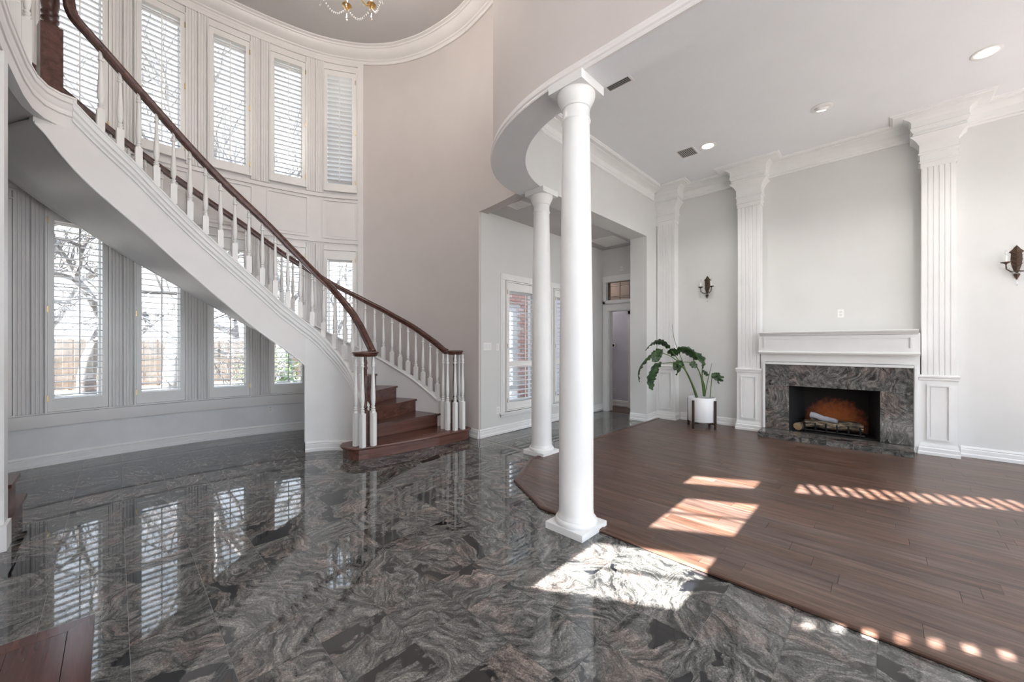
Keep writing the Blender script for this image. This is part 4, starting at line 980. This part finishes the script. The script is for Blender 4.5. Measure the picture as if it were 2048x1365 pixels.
t = thing('thermostat', 'small white thermostat with dark round dial on the bluish-lit wall', 'thermostat', (7.75, 4.36, 1.357), PI / 2)
MB().box(-.055, .055, .0005, .022, -.045, .045).obj('case', M['white'], t); MB().lathe([(.0005, 0), (.03, 0), (.03, .006), (.0005, .008)], 20).obj('dial', M['iron'], t); t.children[-1].location = (0, .021, 0); t.children[-1].rotation_euler = (-PI / 2, 0, 0)
t = thing('motion_sensor', 'small white motion sensor on the hall wall above the transom', 'sensor', (7.10, 3.80, 2.90), PI / 2)
MB().box(-.035, .035, .0005, .03, -.045, .045).obj('case', M['white'], t); MB().sphere((0, .03, 0), .022, 12, 8).obj('lens', M['ceramic'], t, 60)

# ---------------------------------------------------------------- sconces
def sconce(y, label):
    t = thing('wall_sconce', label, 'sconce', (XW, y, 2.20), PI / 2, 'leafy bronze wall sconces')
    # local: +y into room, x along wall
    bpz = [(.0, .0), (.022, .04), (.040, .11), (.050, .2), (.046, .28), (.066, .30), (.034, .335), (.024, .355), (.0, .385)]
    mb = MB(); n = len(bpz)
    for w_, z in bpz: mb.v += [(-w_, .002, z), (-w_ * .5, .016, z), (0, .026, z), (w_ * .5, .016, z), (w_, .002, z)]
    mb.f = [(i * 5 + k, i * 5 + k + 1, (i + 1) * 5 + k + 1, (i + 1) * 5 + k) for i in range(n - 1) for k in range(4)] + [(i * 5 + 4, i * 5, (i + 1) * 5, (i + 1) * 5 + 4) for i in range(n - 1)]; mb.m = [0] * len(mb.f)
    mb.obj('back_plate', M['bronze'], t, 30)
    for k in range(4):
        for sg in (-1, 1):
            z = .10 + k * .055; MB().tube([(0, .024, z), (sg * .025, .034, z + .018), (sg * .052, .02, z + .045)], [.006, .008, .002], 6).obj('leaf_rib', M['bronze'], t, 60)
    MB().lathe([(.002, -.075), (.012, -.05), (.028, -.01), (.03, .0), (.012, .015), (.018, .04), (.006, .06)], 10, (0, .02, 0)).obj('lower_leaf', M['bronze'], t, 40)
    for sg in (-1, 1):
        ar = MB().tube([(0, .03, .04), (sg * .05, .06, .03), (sg * .095, .085, .07), (sg * .10, .09, .14)], [.009, .008, .007, .008], 8).obj('arm', M['bronze'], t, 60)
        MB().lathe([(.008, .0), (.02, .01), (.046, .022), (.05, .028), (.02, .025), (.012, .03)], 14, (sg * .10, .09, .135)).obj('drip_pan', M['bronze'], ar, 40)
        MB().lathe([(.011, 0), (.011, .085), (.004, .09)], 12, (sg * .10, .09, .163)).obj('candle_sleeve', M['white'], ar, 40)
        MB().lathe([(.004, 0), (.013, .02), (.014, .035), (.008, .055), (.001, .075)], 10, (sg * .10, .09, .253)).obj('bulb', M['crystal'], ar, 60)
        for k in range(8):
            q = k / 7; MB().sphere((sg * (.095 - .09 * q), .095 - .05 * q, .12 - .11 * math.sin(q * PI / 2)), .0085, 8, 5).obj('bead', M['crystal'], ar, 60)
    MB().lathe([(.001, -.155), (.009, -.14), (.011, -.125), (.004, -.095), (.001, -.075)], 8, (0, .02, 0)).obj('crystal_drop', M['crystal'], t)
    return t
s1 = sconce(2.226, 'leafy bronze twin candle wall sconce above the potted plant'); s1.scale = (.86, .86, .86); s1.location.z = 2.235
dup(s1, (XW, -1.07, 2.175), PI / 2, 'leafy bronze twin candle wall sconce at the far right edge, right of the fireplace')

# ---------------------------------------------------------------- chandelier
ch = thing('chandelier', 'gilt crystal chandelier hanging below the foyer ceiling', 'chandelier', (1.72, 4.16, 5.2), .35)
MB().lathe([(.004, .06), (.03, .08), (.05, .13), (.035, .2), (.02, .3), (.035, .4), (.02, .5), (.015, .9)], 16).obj('stem', M['gilt'], ch, 50)
MB().tube([(0, 0, .9), (0, 0, 1.30)], .006, 6).obj('chain', M['gilt'], ch); MB().lathe([(.07, 1.30), (.05, 1.27), (.02, 1.25)], 16).obj('canopy', M['gilt'], ch, 50)
for k in range(8):
    a = 2 * PI * k / 8; ca, sa = math.cos(a), math.sin(a)
    arm = MB().tube([(.03 * ca, .03 * sa, .2), (.16 * ca, .16 * sa, .06), (.30 * ca, .30 * sa, .05), (.38 * ca, .38 * sa, .13)], [.009, .008, .007, .008], 8).obj('arm', M['gilt'], ch, 60)
    MB().lathe([(.003, .0), (.014, .02), (.03, .045), (.055, .06), (.05, .066), (.014, .066)], 14, (.38 * ca, .38 * sa, .06)).obj('drip_cup', M['gilt'], arm, 40)
    MB().lathe([(.012, 0), (.012, .1)], 10, (.38 * ca, .38 * sa, .126)).obj('candle_sleeve', M['white'], arm, 40)
    MB().lathe([(.004, 0), (.014, .03), (.001, .075)], 8, (.38 * ca, .38 * sa, .226)).obj('bulb', M['bulb'], arm, 60)
    MB().lathe([(.001, -.125), (.010, -.095), (.012, -.085), (.003, -.03), (.001, -.02)], 6, (.38 * ca, .38 * sa, .055)).obj('crystal_drop', M['crystal'], arm)
    MB().lathe([(.001, -.05), (.008, -.03), (.001, .0)], 6, (.25 * ca, .25 * sa, .045)).obj('crystal_drop', M['crystal'], arm)
    b = 2 * PI * (k + 1) / 8; sw = MB()
    for q in range(15):
        f_ = q / 14; x = .38 * (ca * (1 - f_) + math.cos(b) * f_); y = .38 * (sa * (1 - f_) + math.sin(b) * f_); sw.sphere((x, y, .09 - .13 * math.sin(PI * f_)), .010, 6, 4)
    o = sw.obj('bead_swag', M['crystal'], arm, 60); o['kind'] = 'stuff'
d = bpy.data.lights.new('chandelier_lamp', 'POINT'); d.energy = 50; d.color = (1, .92, .84); d.shadow_soft_size = .3; l = bpy.data.objects.new('chandelier_lamp', d); C.objects.link(l); l.parent = ch; l.location = (0, 0, .45)

# ---------------------------------------------------------------- potted plant
PC = (6.73, 2.18)
stand = thing('plant_stand', 'dark walnut four legged plant stand near the corner', 'plant stand', (PC[0], PC[1], .0155), 0)
for k in range(4):
    a = PI / 4 + k * PI / 2 + .55; x, y = .232 * math.cos(a), .232 * math.sin(a)
    o = MB().box(-.014, .014, -.014, .014, 0, .455).obj('leg', M['stand'], stand); o.location = (x, y, 0); o.rotation_euler = (0, 0, a)
for k in range(2):
    a = PI / 4 + k * PI / 2 + .55; o = MB().box(-.219, .219, -.013, .013, .068 + k * .0, .094).obj('cross_bar', M['stand'], stand); o.rotation_euler = (0, 0, a)
pot = thing('plant_pot', 'round white ceramic pot held in the dark wooden stand', 'pot', (PC[0], PC[1], .11))
MB().lathe([(.18, 0), (.195, .006), (.203, .02), (.208, .20), (.208, .396), (.205, .40), (.197, .398), (.195, .34), (.002, .34)], 48, cap=True).obj('body', M['ceramic'], pot, 40)
MB().lathe([(.002, .342), (.194, .345)], 24, cap=False).obj('soil', M['soil'], pot)
plant = thing('banana_plant', 'leafy green banana-like plant with long arching stems in the white pot', 'plant', (PC[0], PC[1], .45))
DP = PC[0] * Fv[0] + PC[1] * Fv[1]
def pv(zx, zy, dep=0):
    """stem sketch co-ordinates (u right, z up, metres from the pot) with depth"""
    px = 1250 + zx / 5.461; py = 630 + zy / 5.461; u = (px - 1024) / 770.6 * DP - (PC[0] * Rv[0] + PC[1] * Rv[1]); z = CAM_H + (690 - py) / 770.6 * DP - .45
    return Vector((Rv[0] * u + Fv[0] * dep, Rv[1] * u + Fv[1] * dep, z))
def stem(pts, r0, r1, name='stem'):
    P = [pv(*p) for p in pts]; c = []
    for i in range(len(P) - 1):
        p0, p1, p2, p3 = P[max(i - 1, 0)], P[i], P[i + 1], P[min(i + 2, len(P) - 1)]
        for j in range(6):
            t = j / 6; c.append(.5 * (2 * p1 + (p2 - p0) * t + (2 * p0 - 5 * p1 + 4 * p2 - p3) * t * t + (3 * p1 - p0 - 3 * p2 + p3) * t ** 3))
    c.append(P[-1]); n = len(c); return MB().tube(c, [r0 + (r1 - r0) * i / (n - 1) for i in range(n)], 8).obj(name, M['stem'], plant, 60)
def blade(pts, hw, side=(0, 0, 1), fold=.25, seed=0, both=1.0):
    """leaf blade: midrib through pts, half width hw, spread along 'side', rippled torn edge"""
    rnd = random.Random(seed); P = [pv(*p) for p in pts]; c = []
    for i in range(len(P) - 1):
        p0, p1, p2, p3 = P[max(i - 1, 0)], P[i], P[i + 1], P[min(i + 2, len(P) - 1)]
        for j in range(7):
            t = j / 7; c.append(.5 * (2 * p1 + (p2 - p0) * t + (2 * p0 - 5 * p1 + 4 * p2 - p3) * t * t + (3 * p1 - p0 - 3 * p2 + p3) * t ** 3))
    c.append(P[-1]); n = len(c); mb = MB(); S0 = Vector(side)
    for i in range(n):
        q = i / (n - 1); t = (c[min(i + 1, n - 1)] - c[max(i - 1, 0)]).normalized(); s = (S0 - t * S0.dot(t)).normalized(); nrm = t.cross(s)
        wv = hw * (math.sin(PI * min(1, q * .93 + .07)) ** .55) * (1 + .12 * rnd.uniform(-1, 1)) if 0 < i < n - 1 else .004
        for k, f_ in enumerate((-1, -.5, 0, .5, 1)):
            rip = .012 * math.sin(i * 1.7 + k) * abs(f_); ff = f_ * (both if f_ < 0 else 1)
            mb.v.append(tuple(c[i] + s * wv * ff + nrm * (fold * wv * abs(f_) + rip)))
    mb.f = [(i * 5 + k, i * 5 + k + 1, (i + 1) * 5 + k + 1, (i + 1) * 5 + k) for i in range(n - 1) for k in range(4)]; mb.m = [0] * len(mb.f)
    me = mb.mesh('leaf', M['leaf'], 70); o = link('leaf', me, plant)
    md = o.modifiers.new('thick', 'SOLIDIFY'); md.thickness = .0025; return o
F3 = Vector((Fv[0], Fv[1], 0)); R3 = Vector((Rv[0], Rv[1], 0)); UP = Vector((0, 0, 1))
stem([(775, 900, -.03), (735, 790, -.04), (690, 690, -.05), (640, 600, -.06), (600, 560, -.07)], .022, .011)
stem([(640, 600, -.06), (550, 510, -.10), (450, 445, -.14), (340, 410, -.18)], .011, .006)
stem([(655, 620, -.05), (610, 545, -.02), (550, 440, .02), (500, 365, .05)], .010, .005)
stem([(640, 590, -.06), (540, 530, -.12), (430, 520, -.17), (330, 530, -.2)], .010, .005)
stem([(660, 620, -.03), (625, 500, .0), (550, 280, .03), (525, 100, .04)], .008, .0025, 'spear_leaf')
stem([(868, 890, .03), (850, 700, .05), (810, 580, .06), (765, 490, .07)], .013, .006)
stem([(860, 890, .0), (845, 760, -.02), (810, 650, -.04), (755, 560, -.06), (690, 520, -.07), (600, 515, -.08)], .010, .005)
stem([(880, 895, .05), (885, 790, .05), (860, 690, .05), (860, 560, .05), (865, 590, .05)][:4], .016, .006)
stem([(880, 895, .02), (895, 760, .0), (915, 640, -.02), (940, 528, -.03)], .008, .003, 'spear_leaf')
stem([(912, 900, -.05), (918, 790, -.06), (928, 690, -.06), (935, 655, -.06)], .008, .005)
blade([(345, 405, -.18), (290, 410, -.2), (200, 455, -.22), (120, 540, -.24), (85, 630, -.25), (100, 720, -.25)], .085, F3 * .8 + R3 * .35 + UP * .3, .3, 1)
blade([(340, 375, -.17), (300, 420, -.23), (262, 460, -.27), (228, 505, -.3)], .085, R3 * .7 + UP * .55 + F3 * .3, .2, 2)
blade([(505, 365, .05), (440, 305, .06), (370, 285, .06), (300, 315, .06), (232, 390, .06)], .085, F3 * .85 - UP * .45, .2, 3)
blade([(345, 520, -.2), (285, 560, -.21), (240, 640, -.22), (220, 720, -.22), (245, 808, -.22)], .105, R3 * .8 + F3 * .5, .15, 4)
blade([(500, 375, .03), (525, 395, .03), (560, 405, .0), (600, 400, -.02)], .09, UP * .6 - F3 * .7, .2, 5)
blade([(560, 385, -.02), (640, 395, -.03), (710, 440, -.05), (765, 495, -.06)], .09, F3 * .75 - UP * .6, .3, 6)
blade([(745, 465, .07), (810, 465, .08), (865, 510, .08), (872, 590, .08)], .105, F3 * .55 + R3 * .5 + UP * .4, .25, 7)
blade([(500, 545, -.08), (545, 545, -.1), (570, 555, -.1), (528, 655, -.1)], .075, R3 * .6 + UP * .6 + F3 * .3, .2, 8)
blade([(690, 520, -.07), (720, 545, -.09), (757, 552, -.1)], .06, UP * .8 + F3 * .4, .2, 9)
blade([(600, 515, -.08), (560, 530, -.1), (520, 570, -.11), (525, 600, -.11)], .05, R3 * .6 + UP * .6, .2, 10)
for k, (ex, ey) in enumerate(((1000, 635), (1045, 680), (1035, 720), (990, 748))):
    blade([(925, 660, -.06), (965, 655 + k * 14, -.08 - k * .01), (ex, ey, -.1)], .045, UP * .6 + R3 * .3 + F3 * .5, .15, 20 + k)
blade([(862, 610, .05), (885, 640, .04), (920, 665, .03)], .05, UP * .7 + F3 * .5, .2, 30)

# ---------------------------------------------------------------- outdoors
struct('wall_exterior_left', MB().box(-3.5, -3.3, 3.7, 7.8, -.3, 9.0), M['exterior'])  # unseen wall added to keep the sun off the window louvres
M['bounce_slab'] = plain('bounce_slab_grey', (.215, .215, .215), .9)
struct('ground_bounce', MB().box(1.5, 12, -14, -4.2, -.299, -.12), M['bounce_slab'])  # unseen slab added to bounce sunlight up to the living room ceiling
struct('ground', MB().box(-70, 70, -60, 90, -.5, -.30), M['grass'])
def tree(x, y, h, seed, mat, label, spread=1.0, depth=6, lean=(0, 0)):
    rnd = random.Random(seed); t = thing('bare_tree', label, 'tree', (x, y, -.3), 0, 'bare winter trees outside the windows'); trunk = MB(); br = MB()
    def grow(p, d, L, r, lv):
        if lv < 0 or r < .0025: return
        pts = [p]; q = p; dd = d.copy(); k = 4 if lv > 2 else 3
        for i in range(k):
            dd = (dd + Vector((rnd.uniform(-1, 1), rnd.uniform(-1, 1), rnd.uniform(-.5, .8))) * .22).normalized(); q = q + dd * L / k; pts.append(q)
        (trunk if lv >= depth - 1 else br).tube(pts, [r * (1 - .35 * i / k) for i in range(k + 1)], 8 if lv >= depth - 1 else (5 if lv > 2 else 3), 0, False)
        nb = 2 if lv == depth else rnd.choice([2, 3, 3])
        for i in range(nb):
            a = rnd.uniform(0, 2 * PI); v = dd.orthogonal().normalized(); v.rotate(Matrix.Rotation(a, 3, dd)); nd = (dd + v * rnd.uniform(.45, 1.0) * spread).normalized()
            grow(q if i else pts[-2], nd, L * rnd.uniform(.62, .85), r * rnd.uniform(.55, .68), lv - 1)
    grow(Vector((0, 0, 0)), Vector((lean[0], lean[1], 1)).normalized(), h, h * .085, depth)
    trunk.obj('trunk', mat, t, 60); o = br.obj('branches', mat, t, None); o['kind'] = 'stuff'; return t
TREES = [(-3.0, 15.5, 2.3, 3, 'bark', 'dark bare tree with crooked limbs seen through the tall left window', 1.2), (-0.6, 17.5, 2.6, 9, 'bark', 'forked bare tree seen through the second window under the stair', 1.1), (0.9, 13.0, 3.0, 15, 'palebark', 'pale upright bare trunk seen through the second window', .7),
         (2.5, 19.0, 2.6, 21, 'bark', 'spreading bare tree seen through the third window', 1.3), (4.4, 16.0, 3.4, 33, 'palebark', 'thick pale bare trunk seen through the window beside the stair wall', .8), (-6.0, 19.5, 2.5, 41, 'bark', 'bare tree far left beyond the fence', 1.2), (7.5, 20.0, 2.7, 51, 'palebark', 'bare tree beyond the right window', 1.0), (-1.8, 24, 3.0, 61, 'palebark', 'distant pale bare tree behind the fence', 1.2), (4.5, 25, 3.0, 71, 'palebark', 'distant grey bare tree behind the fence', 1.2)]
for x, y, h, sd_, mt, lb, sp in TREES: tree(x, y, h, sd_, M[mt], lb, sp, 7)
fn = thing('wooden_fence', 'weathered cedar board fence across the yard outside the windows', 'fence', (0, 21.5, -.3))
bd = MB(); rnd = random.Random(8)
for k in range(260):
    x = -18 + k * .145; bd.box(x, x + .138, -.01 + rnd.uniform(-.006, .006), .012, .03, 1.85 + rnd.uniform(-.03, .03))
o = bd.obj('boards', M['fence'], fn); o['kind'] = 'stuff'
for z in (.4, 1.5): MB().box(-18, 19.7, .013, .05, z, z + .09).obj('rail', M['fence'], fn)
for k in range(16): MB().box(-18 + k * 2.4, -17.9 + k * 2.4, .05, .15, 0, 1.9).obj('post', M['fence'], fn)
def bush(x, y, r, seed, label):
    rnd = random.Random(seed); mb = MB()
    for k in range(700):
        v = Vector((rnd.gauss(0, 1), rnd.gauss(0, 1), rnd.gauss(0, 1))).normalized() * r * rnd.uniform(.55, 1.0); v.z = v.z * .8 + r * .8
        a = Vector((rnd.uniform(-1, 1), rnd.uniform(-1, 1), rnd.uniform(-1, 1))).normalized() * .07; b = a.orthogonal().normalized() * .035
        mb.add([v - a, v + b, v + a, v - b], [(0, 1, 2, 3)])
    t = thing('evergreen_bush', label, 'bush', (x, y, -.3)); o = mb.obj('foliage', M['evergreen'], t); o['kind'] = 'stuff'
    MB().tube([(0, 0, 0), (0, 0, r)], .05, 6).obj('stem', M['bark'], t)
bush(3.6, 15.0, 1.0, 4, 'green evergreen bush seen through the third window'); bush(6.2, 12.0, 1.2, 5, 'green evergreen bush outside the rightmost window')
# brick wing seen through the hall window
bw_ = sempty('wall_exterior_brick'); bw_['kind'] = 'structure'
MB().box(6.62, 9.5, 6.25, 6.45, -.3, 3.6).box(5.0, 6.62, 6.25, 6.45, 2.26, 3.6).obj('mortar_bed', M['mortar'], bw_)
br_me = MB().box(-.096, .096, -.02, .02, -.029, .029).mesh('brick', M['brick'])
for r in range(42):
    z = -.05 + r * .075; off_ = .1 if r % 2 else 0
    for k in range(12):
        x = 5.1 + k * .203 + off_
        if x > 7.35 or (z < 2.30 and x < 6.72) or z > 3.1: continue
        link('brick', br_me, bw_, (x, 6.24, z))
struct('window_%d' % wn, MB().box(5.05, 5.12, 6.28, 6.34, .3, 2.26).box(6.5, 6.62, 6.28, 6.34, .3, 2.26).box(5.1, 6.5, 6.28, 6.34, 2.16, 2.26).box(5.1, 6.5, 6.28, 6.34, .3, .4).box(5.1, 6.5, 6.28, 6.34, 1.25, 1.31), M['white']); wn += 1
